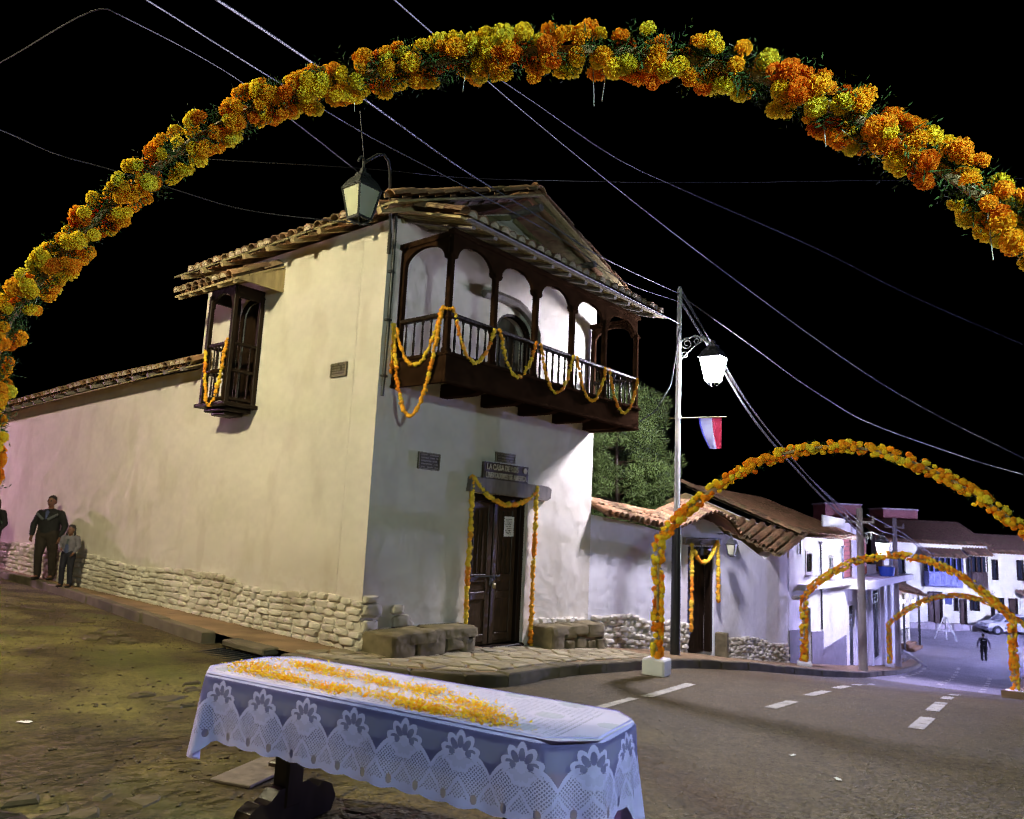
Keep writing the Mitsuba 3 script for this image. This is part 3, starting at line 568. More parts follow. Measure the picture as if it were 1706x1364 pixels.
# its roof
br = key('balcony_roof', house)
E0, E1 = V(.12, -1.42, 5.70), V(5.52, -1.42, 5.72); bs = unit(V(0, 1.4, .42))
tile_rows(br, E0 + V(0, 0, .015), E1 + V(0, 0, .015), bs, 26, 2, seed=4, sheet=1.52, jit=.03, plug=.93)
for k in range(4): place_tile(br, E0 + V(-.03, .02, .03) + bs * k * .35 + V(0, 0, .04), unit(bs + V(0, 0, .06)), V(0, 0, 1), r5.uniform(), False, 1.05)
b = MB()
for k in range(7):
    q0, q1 = E0 + bs * (k * .21 + .004) - V(.04, 0, .02), E0 + bs * (k * .21 + .2) - V(.04, 0, .02); xx = V(5.5, 0, .02)
    b.add([q0, q1, q1 + xx, q0 + xx] + [x + th * .8 for x in (q0, q1, q1 + xx, q0 + xx)], [[0, 3, 2, 1], [4, 5, 6, 7], [0, 1, 5, 4], [1, 2, 6, 5], [2, 3, 7, 6], [3, 0, 4, 7]])
obj('soffit_boards', b, 'wood_board', br)
b = MB(); b.bar(E0 - V(.06, -.02, .015), E0 + bs * 1.48 - V(.06, 0, .015), .035, .13, V(1, 0, 0)); obj('verge_board', b, 'wood_pale', br)
b = MB(); b.bar(E0 + V(-.05, -.015, -.03), E1 + V(.05, -.015, -.03), .05, .02); obj('fascia', b, 'wood_grey', br)
for k in range(12):
    x = .3 + k * .45; b = MB(); b.bar((x, -1.36, 5.655), (x, -.02, 6.057), .06, .07, V(1, 0, 0)); obj('rafter', b, 'wood_grey', br)

# ---- the small balcony on the side street
b2 = key('balcony', house); XF = -.52; Ya, Yb = 3.02, 3.74
for x, y in ((XF, Ya), (XF, Yb), (-.05, Ya), (-.05, Yb)):
    b = MB(); b.box((x, y, 4.35), (.075, .075, 1.88), None, .01); obj('post', b, 'wood_dark', b2)
b = MB(); b.box((XF / 2 - .03, (Ya + Yb) / 2, 3.43), (.62, .92, .06), None, .01); b.box((XF / 2, (Ya + Yb) / 2, 3.36), (.46, .66, .06), None, .02); b.box((XF / 2, (Ya + Yb) / 2, 3.30), (.34, .4, .05), None, .02); obj('floor', b, 'wood_dark', b2)
for z in (4.42, 3.98, 3.52):
    b = MB(); b.box((XF, (Ya + Yb) / 2, z), (.06, Yb - Ya, .055), None, .008)
    for y in (Ya, Yb): b.box((XF / 2, y, z), (-XF - .08, .06, .055), None, .008)
    obj('rail', b, 'wood_dark', b2)
for k in range(5): baluster(b2, XF, Ya + .12 + k * .12, 3.54, .42, .9); baluster(b2, XF, Ya + .12 + k * .12, 4.0, .4, .9)
for y in (Ya, Yb):
    for k in range(2): baluster(b2, XF * (k + 1) / 3, y, 3.54, .42, .9); baluster(b2, XF * (k + 1) / 3, y, 4.0, .4, .9)
b = MB(); b.poly(sbox(Ya, 5.06, Yb, 5.38).difference(arch_hole(Ya + .07, Yb - .07, 4.9, 5.08, .2)), YZ(XF + .025), .05)
for y in (Ya, Yb): b.poly(sbox(XF, 5.18, -.02, 5.38), XZ(y + .02), .04)
obj('arch_panel', b, 'wood_dark', b2)
r6 = key('small_balcony_roof', house); s6 = unit(V(.8, 0, .42))
tile_rows(r6, (-.86, 2.56, 5.33), (-.86, 4.36, 5.33), s6, 9, 2, seed=6, scale=1.0, sheet=.98, plug=.8)
b = MB()
for k in range(4):
    q0, q1 = V(-.84, 2.5, 5.32) + s6 * (k * .235 + .004), V(-.84, 2.5, 5.32) + s6 * (k * .235 + .226); yy = V(0, 1.92, 0)
    b.add([q0, q1, q1 + yy, q0 + yy] + [x + th for x in (q0, q1, q1 + yy, q0 + yy)], [[0, 1, 2, 3], [4, 7, 6, 5], [0, 4, 5, 1], [1, 5, 6, 2], [2, 6, 7, 3], [3, 7, 4, 0]])
obj('soffit_boards', b, 'wood_pale', r6)
for y in (2.6, 3.05, 3.5, 3.95, 4.3): b = MB(); b.bar(V(-.82, y, 5.27), V(-.02, y, 5.69), .06, .06, V(0, 1, 0)); obj('rafter', b, 'wood_pale', r6)
b = MB(); b.poly(Polygon([(-.82, 5.30), (0, 5.30), (0, 5.70)]), XZ(2.52), .02); obj('end_board', b, 'wood_pale', r6)

# ---- low wing along the side street
wing = thing('courtyard_wall', 'long low whitewashed wall with tiled eave running up the side street', 'wall')
b = MB(); top = lambda y: 4.26 - .035 * max(0, y - 8)
ys = np.linspace(4.42, 26, 12); v = []
b.poly(Polygon([(4.42, -.5)] + [(26, -.2), (26, top(26))] + [(y, top(y)) for y in ys[::-1]]), PL((.003, 0, 0), (0, 1, 0), (0, 0, 1), (1, 0, 0)), .5); wv = obj('wall', b, 'plaster', wing)
courses(wv, fx, 4.42, 14.5, gs, lambda u: .68 + .04 * math.sin(u * 1.7), 7, .26, 'stone_white', .04, 15, stuff_after=11.2, rough=.3)
er = key('eave', wing); s7 = unit(V(.7, 0, .3))
for q0, q1, nt in ((4.5, 8.4, 19), (8.4, 14.4, 28)):
    tile_rows(er, (-.36, q0, top(q0) - .0), (-.36, q1, top(q1)), s7, nt, 1, seed=int(q0), sheet=1.9, plug=.6)
tile_rows(er, (-.36, 14.4, top(14.4)), (-.36, 25, top(25)), s7, 50, 0, seed=5, sheet=1.9)
for k in range(20):
    y = 4.8 + k * .62; b = MB(); b.bar((-.40, y, top(y) - .085), (.1, y, top(y) + .1), .07, .07, V(0, 1, 0)); obj('rafter', b, 'wood_grey', er)
b = MB(); b.add([(-.34, 4.45, top(4.45) - .03), (.3, 4.45, top(4.45) + .24), (.3, 25, top(25) + .24), (-.34, 25, top(25) - .03)] + [(-.34, 4.45, top(4.45) - .05), (.3, 4.45, top(4.45) + .22), (.3, 25, top(25) + .22), (-.34, 25, top(25) - .05)], [[0, 1, 2, 3], [4, 7, 6, 5], [0, 4, 5, 1], [0, 3, 7, 4]]); obj('soffit_boards', b, 'wood_pale', er)
# ---- benches
def stone_bench(label, x0, x1, d0, d1, top0, top1, blocks, seed):
    t = thing('stone_bench', label, 'bench', 'stone benches beside the door'); r = np.random.default_rng(seed)
    z0 = float(G((x0 + x1) / 2, -.5)) + .05; b = MB(); b.poly(Polygon([(x0, 0), (x1, 0), (x1, -d1), (x0, -d0)]).buffer(-.05), PL((0, 0, z0), (1, 0, 0), (0, 1, 0), (0, 0, 1)), min(top0, top1) - z0 - .04); obj('core', b, 'mortar', t)
    for (u0, u1, v0, v1) in blocks:
        ff2 = lambda u, v, w: V(x0 + (x1 - x0) * u, -(d0 + (d1 - d0) * u) - w * .8 + .04, z0 + (top0 + (top1 - top0) * u - z0) * v)
        obj('stone', pillow(ff2, (u0 + u1) / 2, (v0 + v1) / 2, (u1 - u0) / 2 * .98, (v1 - v0) / 2 * .98, .07, int(r.integers(1 << 30)), .10, 12, 7.0), 'stone_grey', t, smooth=40)
    n = max(2, len(blocks) // 3 + 1)
    for k in range(n):
        u0, u1 = k / n, (k + 1) / n; xa, xb = x0 + (x1 - x0) * u0 + .01, x0 + (x1 - x0) * u1 - .01; dd = d0 + (d1 - d0) * (u0 + u1) / 2
        m = pillow(lambda u, v, w: V(u, -v, top0 + (top1 - top0) * ((u - x0) / (x1 - x0)) - .09 + w), (xa + xb) / 2, dd / 2 + .015, (xb - xa) / 2, dd / 2 + .015, .1, int(r.integers(1 << 30)), .05, 12, 9.0); m.invert()
        obj('stone', m, 'stone_grey', t, smooth=60)
    for xx, dd, hh in ((x0, d0, top0), (x1, d1, top1)):
        m = pillow(lambda u, v, w: V(xx + (w * .8 - .03) * (-1 if xx == x0 else 1), -u, z0 + (hh - z0) * v), dd / 2, .5, dd / 2, .48, .05, int(r.integers(1 << 30)), .05, 12, 9.0)
        if xx == x1: m.invert()
        obj('stone', m, 'stone_grey', t, smooth=60)
stone_bench('long low bench of big rough stone blocks left of the door', .02, 1.84, .62, .42, .30, .28, [(0, .26, 0, 1), (.27, .62, .02, 1), (.63, .92, .25, 1), (.64, .8, 0, .25), (.82, 1, 0, .6)], 4)
stone_bench('squarer mortared stone bench right of the door', 3.66, 5.35, .46, .42, .13, .08, [(0, .24, 0, 1), (.26, .42, .0, .55), (.27, .45, .56, 1), (.44, .64, 0, .6), (.47, .66, .62, 1), (.66, .82, 0, .45), (.68, 1, .5, 1), (.84, 1, 0, .46)], 7)
# ------------------------------------------------------------------ marigolds
def marigold(seed, rings=6, r=.055):
    rr = np.random.default_rng(seed); b = MB()
    n0 = 12
    for q in range(rings):                               # petals fan out in rings over a low dome
        th = (.14 + .86 * q / (rings - 1)) * 1.75; n = max(5, int(n0 * math.sin(min(th, 1.57)) + 2))
        for k in range(n):
            ph = (k + .5 * (q % 2) + rr.uniform(-.25, .25)) * 2 * np.pi / n; t = th + rr.uniform(-.1, .1); L = r * rr.uniform(.36, .5); w = r * rr.uniform(.30, .44)
            d = V(math.sin(t) * math.cos(ph), math.sin(t) * math.sin(ph), math.cos(t) * .8); e = V(-math.sin(ph), math.cos(ph), 0); u = unit(np.cross(d, e))
            p = d * r * .62; o = unit(d + u * rr.uniform(-.55, -.1) + V(0, 0, .15)); tip = p + o * L; lift = unit(np.cross(e, o)) * w * .5
            b.add([p - e * w * .3, p + e * w * .3, tip + e * w * .55 + lift, tip + o * L * .12, tip - e * w * .55 + lift], [[0, 1, 2], [0, 2, 3], [0, 3, 4]])
    v, f = lathe([(0, -.3 * r), (r * .6, -.15 * r), (r * .80, .15 * r), (r * .6, .52 * r), (0, .70 * r)], 9); b.add(v, f)
    return b.mesh()
def bud(seed, r=.055, sub=1):
    m = trimesh.creation.icosphere(subdivisions=sub, radius=r); rr = np.random.default_rng(seed); v = np.array(m.vertices)
    v *= rr.uniform(.78, 1.16, (len(v), 1)); v[:, 2] = v[:, 2] * .75; m.vertices = v; return m
FL_HI = [[ply(marigold(11 + s_), f'm_petal_{c}') for c in range(5)] for s_ in range(4)]
FL_LO = [[ply(bud(31 + s_), f'm_petal_{c}', smooth=25) for c in range(5)] for s_ in range(4)]
def sprig(b, p, d, L, rr):
    d = unit(d); s_ = unit(np.cross(d, rr.normal(size=3)))
    for k in range(5):
        q = p + d * L * (k + .5) / 5; w = L * .46 * (1 - .1 * k); sg = 1 if k % 2 else -1; o = unit(d * .6 + s_ * sg); h = np.cross(d, s_) * L * .04
        b.add([q, q + o * w * .55 + h, q + o * w, q + o * w * .5 - h - d * w * .16], [[0, 1, 2], [0, 2, 3]])
def arch_curve(L, R, leg, rise, e, n=120):
    L, R = V(*L), V(*R); t = np.linspace(0, 1, n)
    top = L + (R - L) * t[:, None] + np.outer(leg + rise * (1 - np.abs(2 * t - 1) ** e), (0, 0, 1))
    a = np.array([L + V(0, 0, z) for z in np.linspace(.25, leg, 16)[:-1]]); c = np.array([R + V(0, 0, z) for z in np.linspace(leg, .25, 16)[1:]])
    p = np.vstack([a, top, c]); d = np.r_[0, np.cumsum(np.linalg.norm(np.diff(p, axis=0), axis=1))]; s_ = np.linspace(0, d[-1], 400)
    q = np.stack([np.interp(s_, d, p[:, k]) for k in range(3)], 1)
    for _ in range(4): q[1:-1] = (q[:-2] + q[1:-1] * 2 + q[2:]) / 4
    return q, d[-1]
def flower_arch(label, L, R, leg, rise, e, lod, seed, rad=.085, per_m=62, size=1.0, blocks=True, wob=0.0, view=None):
    rr = np.random.default_rng(seed); t = thing('flower_arch', label, 'flower arch', 'marigold arches over the street')
    q, ln = arch_curve(L, R, leg, rise, e); tg = np.gradient(q, axis=0); tg /= np.linalg.norm(tg, axis=1, keepdims=True)
    if wob: q = q + wob * np.stack([np.zeros(400), np.zeros(400), np.sin(np.linspace(0, 23, 400)) * .5 + np.sin(np.linspace(1, 51, 400)) * .4], 1)
    obj('cane', MB().tube(q[::8], .022, 6), 'wood_pale', t, smooth=50)
    side = unit(np.cross(V(*R) - V(*L), V(0, 0, 1))); N = int(ln * per_m); cand = []
    for k in range(N):
        i = rr.integers(2, 398); a = tg[i]; n1 = unit(np.cross(side, a)); ang = rr.uniform(0, 2 * np.pi); rd = math.cos(ang) * side + math.sin(ang) * n1
        if meshkit.noise(q[i] * (6 if lod == 0 else 4.5) + rd * .9 + seed) < (.36 if lod == 0 else .30): continue                    # bare places where the greens show
        pos = q[i] + rd * rad * rr.uniform(.75, 1.15); d = unit(rd + rr.normal(size=3) * .3)
        h = meshkit.noise(q[i] * 6.5 + rd * 1.1 + 40 + seed) + rr.uniform(-.22, .22); col = 1 if h < .26 else 0 if h < .42 else 2 if h < .56 else 3 if h < .76 else 4
        cand.append((pos, d, col, rr.uniform(.72, 1.2) * size))
    for k in range(int(ln * 1.6)):                                                       # heads hanging down
        i = rr.integers(20, 380)
        if abs(tg[i][2]) > .85: continue
        cand.append((q[i] + V(*(rr.normal(size=2) * .03), -rad * rr.uniform(1.1, 1.7)), unit(V(*(rr.normal(size=2) * .4), -1)), int(rr.integers(0, 5)), rr.uniform(.7, 1) * size))
    cand.sort(key=lambda c: -np.dot(c[1], unit(CAM - c[0])) + .02 * np.linalg.norm(CAM - c[0]))
    proto = FL_HI if lod == 0 else FL_LO; far = {}
    for k, (p, d, col, sc) in enumerate(cand):
        F = frame(d, unit(rr.normal(size=3))); Mx = np.eye(4); Mx[:3, :3] = F * sc; Mx[:3, 3] = p
        if lod < 2 and k < 300:
            dd = dict(proto[k % 4][col]); dd['to_world'] = T(Mx.tolist()); scene[key('flower', t)] = dd
        else:
            far.setdefault(col, MB()).tm(HI[k % 4] if lod == 0 else LOW[k % 4] if lod == 1 else LOW0[k % 4], Mx)
    for col, b in far.items(): obj('flower_mass', b, f'petal_{col}', t, kind='stuff', smooth=25)
    b = MB()
    for k in range(int(ln * (420 if lod == 0 else 110 if lod == 1 else 30))):
        i = rr.integers(2, 398); ang = rr.uniform(0, 6.28); n1 = unit(np.cross(side, tg[i])); rd = math.cos(ang) * side + math.sin(ang) * n1
        sprig(b, q[i] + rd * rad * rr.uniform(.1, .8), rd * (.35 if lod == 0 else .7) + tg[i] * rr.uniform(-1.2, 1.2) + V(0, 0, -.1), rr.uniform(.06, .11) * (1 if lod < 2 else 1.6), rr)
    obj('greenery', b, 'leaf_green', t, kind='stuff')
    if lod == 0:
        b = MB()
        for k in range(26):
            i = rr.integers(30, 360); j = i + rr.integers(4, 14); o = lambda: unit(rr.normal(size=3)) * .10; b.tube([q[i] + o(), q[min(j, 399)] + o()], .0018, 4, False)
        for k in range(7):
            i = rr.integers(60, 340); b.tube([q[i], q[i] + V(rr.normal() * .02, rr.normal() * .02, -.16 - rr.uniform(0, .14))], .0025, 4, False)
        obj('ties', b, 'plastic_string', t, kind='stuff')
    if blocks:
        for P_ in (L, R):
            b = MB(); b.box(V(*P_) + V(0, 0, .13), (.36, .36, .26), frame(V(0, 0, 1), side), .025); obj('base', b, 'block_white', t)
HI = [marigold(11 + s_) for s_ in range(4)]; LOW = [bud(61 + s_, .055, 1) for s_ in range(4)]; LOW0 = [bud(71 + s_, .055, 0) for s_ in range(4)]
flower_arch('nearest marigold arch, sweeping across the top of the picture over the table', (-5.35, -2.98, .16), (-3.44, -7.98, .05), 2.53, 1.32, 2.55, 0, 5, .085, 118, .74, True, .012)
flower_arch('marigold arch standing at the kerb beside the lamp post', (4.11, -2.14, -.43), (4.84, -7.02, -.22), 2.06, 1.33, 2.0, 1, 6, .07, 84, .86)
flower_arch('marigold arch farther down, in front of the white house with two small windows', (15.05, -.75, -1.80), (17, -5.36, -2.05), 2.05, 1.32, 2.0, 2, 7, .085, 120, .85)
flower_arch('smallest and farthest marigold arch, near the bottom of the street', (31.33, .9, -3.80), (32.7, -4.6, -3.9), 2.0, 1.5, 2.0, 2, 8, .085, 100, .95)
# ------------------------------------------------------------------ strung garlands
def garland(label, strands, seed, r=.034, group=None, step=.034):
    rr = np.random.default_rng(seed); v, f, c, n = [], [], [], 0; base = [bud(90 + k, 1.0, 1) for k in range(3)]
    OR, YE, DE = (.88, .42, .03), (.90, .62, .05), (.82, .29, .02)
    for pts in strands:
        p = spline(pts, 60); d = np.r_[0, np.cumsum(np.linalg.norm(np.diff(p, axis=0), axis=1))]; s_ = np.arange(0, d[-1], step); q = np.stack([np.interp(s_, d, p[:, k]) for k in range(3)], 1)
        tg = np.gradient(q, axis=0); ph = rr.uniform(0, 50)
        for k in range(len(q)):
            F = frame(tg[k], unit(rr.normal(size=3))); m = base[k % 3]; sc = r * rr.uniform(.72, 1.22)
            h = meshkit.noise(V(k * .11 + ph, 0, 0)); col = np.array(OR if h < .55 else YE if h < .8 else DE) * rr.uniform(.8, 1.1)
            v.append((m.vertices * sc) @ F.T + q[k] + rr.normal(size=3) * .006); f.append(m.faces + n); n += len(m.vertices); c.append(np.repeat(col[None], len(m.vertices), 0))
    k = key('marigold_garland'); tag(k, label, 'garland', group)
    scene[k] = ply(trimesh.Trimesh(np.vstack(v), np.vstack(f), process=False), 'm_marigold_string', smooth=True, color=np.vstack(c)); return k
def swag(a, b, sag, n=9):
    a, b = V(*a), V(*b); t = np.linspace(0, 1, n); return a + (b - a) * t[:, None] - np.outer(sag * (1 - (2 * t - 1) ** 2) ** .9, (0, 0, 1))
y_ = YF - .085; zr = 4.50
SR = .029
names = ('first', 'second', 'third', 'fourth', 'fifth'); sags = (.62, .62, .66, .70, .72)
for k in range(5):
    a, c = PX_[k], PX_[k + 1]; garland(f'marigold swag on the balcony front, {names[k]} bay from the house corner', [swag((a + .06, y_, zr), (c - .05, y_, zr), sags[k] * (.93 + .05 * (k % 3)))], 50 + k, SR, 'marigold swags along the balcony rail')
garland('short upper marigold swag on the left end of the balcony', [swag((X0 - .07, -.08, 4.40), (X0 - .08, -.95, 4.52), .62)], 60, .029)
garland('long lower marigold swag hanging far below the left end of the balcony', [swag((X0 - .09, -.02, 4.46), (X0 - .10, -.98, 4.55), 1.38), [(X0 - .08, -.02, 4.46), (X0 - .07, -.03, 4.2), (X0 - .07, -.02, 3.75)]], 61, .031)
garland('marigold cluster tied round the corner post of the balcony rail', [[(X0 + .08 * math.cos(a), YF + .08 * math.sin(a), 4.56 + .01 * math.sin(3 * a)) for a in np.linspace(0, 6.28, 9)]], 62, .03)
garland('marigold swag on the small side street balcony', [swag((XF - .06, Ya + .03, 4.46), (XF - .06, Yb - .05, 4.36), 1.0)], 63, .033)
garland('marigold garland framing the main door on both sides and across the top', [[(1.97, -.06, 2.46), (1.985, -.07, 1.9), (1.97, -.07, .9), (1.99, -.08, -.02)], swag((1.98, -.07, 2.46), (3.62, -.07, 2.36), .34), [(3.60, -.07, 2.40), (3.60, -.08, 1.6), (3.58, -.08, .7), (3.58, -.1, -.24)]], 64, .040, step=.036)

# ------------------------------------------------------------------ wires
def wire(label, pts, r=.012, mat='cable'):
    return obj('cable', MB().tube(spline(pts, 40), r, 5), mat, label=label, cat='cable', smooth=60)
wire('long straight cable crossing the whole sky from upper left to the far right', [(-9.0, -6.7, 2.6 + .6), (-3.84, -4.39, 5.13), (-1.59, -3.35, 5.98), (6.82, -1.87, 7.0), (18.43, -1.63, 7.05), (47.13, -3.05, 7.13)],   .0065, 'cable_pale')
wire('thick bright cable passing in front of the roof gable to the lamp post top', [(-9.8, -5.9, 3.3), (-4.41, -2.98, 5.45), (-1.86, -1.53, 6.41), (1.81, -.62, 6.85), (4.49, -.84, 6.58), (7.05, -.97, 6.63)], .013, 'cable_pale')
wire('thinner cable running just left of the thick one to the lamp post', [(-9.8, -5.6, 3.5), (-4.75, -2.56, 5.44), (-2.69, -1.28, 6.22), (-.65, -.70, 6.56), (3.0, -.68, 6.62), (4.67, -.98, 6.25), (7.05, -.97, 6.46)], .008, 'cable_pale')
wire('cable entering at the left edge and ending at the house lantern', [(-5.06, -1.19, 4.64), (-4.07, -.12, 5.09), (-2.57, .0, 5.25), (-1.0, -.85, 5.34)], .006)
wire('wavy cable from the lamp post towards the right edge, below the straight cable', [(7.1, -.98, 6.6), (9.68, -1.84, 5.7), (12.5, -1.95, 5.42), (16.52, -2.06, 5.23), (27.56, -2.75, 5.32), (41.26, -3.54, 5.68)], .014, 'cable_pale')
for k_, (lb, P_) in enumerate((('uppermost cable of the bundle descending from lamp post to concrete pole', [(7.1, -.98, 6.72), (8.55, -1.2, 5.49), (13.46, -1.16, 3.69), (18.67, -1.37, 2.3)]), ('middle cable of the bundle descending from lamp post to concrete pole', [(7.1, -.98, 6.64), (8.71, -1.33, 5.24), (13.58, -1.27, 3.54), (18.69, -1.36, 2.12)]), ('lowest and thickest cable of the bundle descending to the concrete pole', [(7.1, -.98, 6.46), (8.81, -1.38, 4.92), (13.66, -1.31, 3.3), (18.65, -1.38, 1.95)]))): wire(lb, P_, .016 + .012 * (k_ == 2), 'cable_pale')
wire('slack cable looping from the lamp post down to the balcony end', [(7.02, -.97, 5.88), (6.3, -1.22, 4.86), (5.85, -1.36, 4.4), (5.45, -1.35, 3.98), (5.28, -1.08, 3.72)], .013, 'cable_pale')
wire('faint nearly level cable crossing the sky behind the gable', [(-2.78, .51, 5.87), (1.62, 1.11, 7.62), (5.17, -.24, 8.55), (13.44, -2.95, 11.17), (21.85, -5.84, 13.84)], .006)
wire('faint cable slanting high over the street at the upper right', [(-1.26, -3.05, 6.39), (4.02, -1.84, 7.81), (8.82, -1.56, 8.85), (17.87, -1.73, 10.24), (40.33, -4.05, 12.41)], .007)
wire('faint cable in the upper left corner running down to the house roof', [(-5.14, -1.23, 5.16), (-4.93, -2.73, 5.1), (-3.4, -1.86, 5.63), (-.57, -.6, 5.96)], .005)
wire('thin cable stapled along the balcony eave and on to the lamp post', [(.1, -1.47, 5.68), (2.6, -1.47, 5.69), (5.5, -1.46, 5.70), (7.05, -.97, 5.99)], .012, 'cable_pale')
wire('cable between the two concrete poles', [(19.0, -1.42, 2.38), (25, -.6, 2.15), (31.48, .43, 2.14), (44.25, 1.81, 1.43)], .018, 'cable_pale')
wire('upper cable running on from the concrete poles to the far houses', [(19.0, -1.44, 2.62), (31.45, .41, 2.36), (50.32, 2.46, 1.22), (68, 6.5, 1.4)], .018, 'cable_pale')

# ------------------------------------------------------------------ lamp post with flag
lp = thing('lamp_post', 'tall street lamp post, pale above and black below, with lit lantern', 'street lamp')
PX0, PY0 = 7.05, -.95; z0 = float(G(PX0, PY0)) + .12
b = MB(); b.tube([(PX0, PY0, z0), (PX0, PY0, z0 + .05), (PX0, PY0, z0 + 1.9), (PX0, PY0, 2.0), (PX0, PY0, 2.02), (PX0, PY0, 2.08)], [.095, .095, .09, .082, .092, .08], 14); b.tube([(PX0, PY0, z0), (PX0, PY0, z0 + .03)], .12, 14); obj('base_pole', b, 'paint_black', lp, smooth=40)
b = MB(); b.tube([(PX0, PY0, 2.06), (PX0, PY0, 6.74), (PX0, PY0, 6.80)], [.062, .052, .03], 12); b.tube([(PX0, PY0, 4.02), (PX0, PY0, 4.1)], .07, 12); obj('pole', b, 'steel_pale', lp, smooth=40)
A0 = LAMP_A + V(0, 0, .52); b = MB()
b.tube([(PX0, PY0, 5.62), (PX0 + .16, PY0 - .3, 5.76), tuple(A0 + V(.0, 0, .0))], .02, 8); dv = unit(V(LAMP_A[0] - PX0, LAMP_A[1] - PY0, 0))
def scroll(c, r0, turns, sgn, ph):
    a = np.linspace(0, turns * 6.283, 26); rr_ = r0 * (1 - .75 * a / a[-1]); return [V(PX0, PY0, 0) + dv * (c[0] + r * math.cos(ph + sgn * x)) + V(0, 0, c[1] + r * math.sin(ph + sgn * x)) for x, r in zip(a, rr_)]
for c, r0, sg, ph in (((.16, 5.58), .13, 1, 1.2), ((.36, 5.64), .09, -1, 2.2), ((.11, 5.36), .08, 1, 3.0), ((.50, 5.68), .06, 1, 1.5)): b.tube(scroll(c, r0, 1.6, sg, ph), .012, 6)
b.tube([V(PX0, PY0, 5.16), V(PX0, PY0, 5.28) + dv * .07, V(PX0, PY0, 5.52) + dv * .3, V(PX0, PY0, 5.72) + dv * .58], .014, 6); obj('scroll_bracket', b, 'steel_pale', lp, smooth=60)
lantern_parts(lp, LAMP_A, .42, None, 'A')
fl = thing('flag', 'small white and red flag hanging from a rod on the lamp post', 'flag')
b = MB(); rod0, rod1 = V(PX0 - .05, PY0 + .16, 4.04), V(7.30, -1.87, 4.05); b.tube([rod0, rod1], .014, 7); obj('rod', b, 'wood_pale', fl, smooth=60)
rd = unit(rod1 - rod0); us = np.linspace(0, 1, 9); vs = np.linspace(0, 1, 9); v = []; uv = []
for j_ in vs:
    for i_ in us:
        x0, x1 = .58 + .30 * j_ ** 1.6 * .75, 1.03; uu = x0 + (x1 - x0) * i_
        v.append(rod0 + rd * uu + V(0, 0, -.012 - .62 * j_) + np.cross(rd, V(0, 0, 1)) * (.035 * math.sin(i_ * 7 + j_ * 2) * j_)); uv.append((i_, j_))
scene[key('cloth', fl)] = ply(MB().add(v, [[a * 9 + c, a * 9 + c + 1, (a + 1) * 9 + c + 1, (a + 1) * 9 + c] for a in range(8) for c in range(8)]).mesh(), 'm_flag_cloth', smooth=True, uv=np.array(uv))
# ------------------------------------------------------------------ corner lantern on the house
cl = thing('wall_lantern', 'unlit iron lantern with frosted panes hanging at the house corner', 'lantern')
lc = V(-1.09, -.70, 5.62); tp = lantern_parts(cl, lc, .34, 'frosted')
b = MB(); b.tube(spline([(.0, -.04, 5.55), (-.35, -.38, 6.02), (-.78, -.70, 6.42), tp + V(0, 0, .06)], 14), .022, 7); b.tube(spline([tp + V(.02, 0, .07), tp + V(-.08, -.05, .1), tp + V(-.12, -.04, .02)], 8), .016, 6); b.tube([tp - V(0, 0, .03), tp + V(0, 0, .08)], .02, 6); b.bar((-.01, -.03, 5.45), (-.01, -.03, 5.75), .05, .03); obj('bracket', b, 'iron', cl, smooth=50)
wire('short wire hanging from the sky cable to the corner lantern', [(-1.33, -.85, 6.72), tuple(tp + V(0, 0, .09))], .007)
# ------------------------------------------------------------------ plaques and sign
def flat_text(parent, lines, M0, mat, depth=.006):
    for s_, hgt, u, v in lines:
        m = meshkit.text_mesh(s_, hgt, depth, bold=True); w0_ = m.bounds[1][0] - m.bounds[0][0]; w = min(w0_, 1.04 if u == 0 else .80); m.vertices *= (w / w0_, 1, 1); vv = np.array(m.vertices); vv[:, 0] += u - w / 2 - m.bounds[0][0]; vv[:, 1] += v; k = MB().add(np.c_[vv, np.ones(len(vv))] @ M0.T[:, :3], m.faces[:, ::-1] if np.linalg.det(M0[:3, :3]) < 0 else m.faces); obj('lettering', k, mat, parent)
sg = thing('wooden_sign', 'long carved wooden house name board above the door lintel', 'sign')
b = MB(); R_ = trimesh.transformations.rotation_matrix(.0, (0, 1, 0))[:3, :3]; b.box((2.78, -.05, 2.585), (1.14, .05, .27), None, .01)
for z in (2.585, 2.715, 2.455): b.box((2.78, -.076, z), (1.13, .012, .014))
obj('board', b, 'sign_wood', sg)
M0 = PL((2.78, -.076, 2.585), (1, 0, 0), (0, 0, 1), (0, -1, 0))
flat_text(sg, [('LA CASA DE LOS', .088, -.10, .022), ('LIBERTADORES DE AMERICA', .084, 0, -.108)], M0, 'letter')
m = trimesh.creation.cylinder(radius=.048, height=.012, sections=18); m.apply_transform(PL((3.26, -.078, 2.65), (1, 0, 0), (0, 0, 1), (0, -1, 0))); obj('round_emblem', m, 'letter', sg)
def plaque(label, o, a, w, h, rows, mat='bronze', seed=0):
    t = thing('plaque', label, 'plaque'); rr = np.random.default_rng(seed); nrm = np.cross(a, V(0, 0, 1)); R_ = np.stack([a, V(0, 0, 1), nrm], 1); b = MB(); b.box(V(*o) + nrm * .015, (w, h, .03), R_, .006); obj('plate', b, mat, t)
    b = MB()
    for s1 in (-1, 1): b.box(V(*o) + nrm * .034 + V(0, 0, s1 * (h / 2 - .01)), (w * .96, .012, .008), R_); b.box(V(*o) + nrm * .034 + a * s1 * (w / 2 - .01), (.012, h * .93, .008), R_)
    for k in range(rows):                                  # worn lines of raised writing
        z = h / 2 - (k + .8) * h / (rows + .6); u = -w * .40
        while u < w * .38:
            L = rr.uniform(.02, .05)
            if rr.uniform() > .12: b.box(V(*o) + nrm * .033 + a * (u + L / 2) + V(0, 0, z), (L * .8, h / (rows + .6) * .42, .006), R_)
            u += L
    obj('raised_lines', b, 'bronze_letter', t)
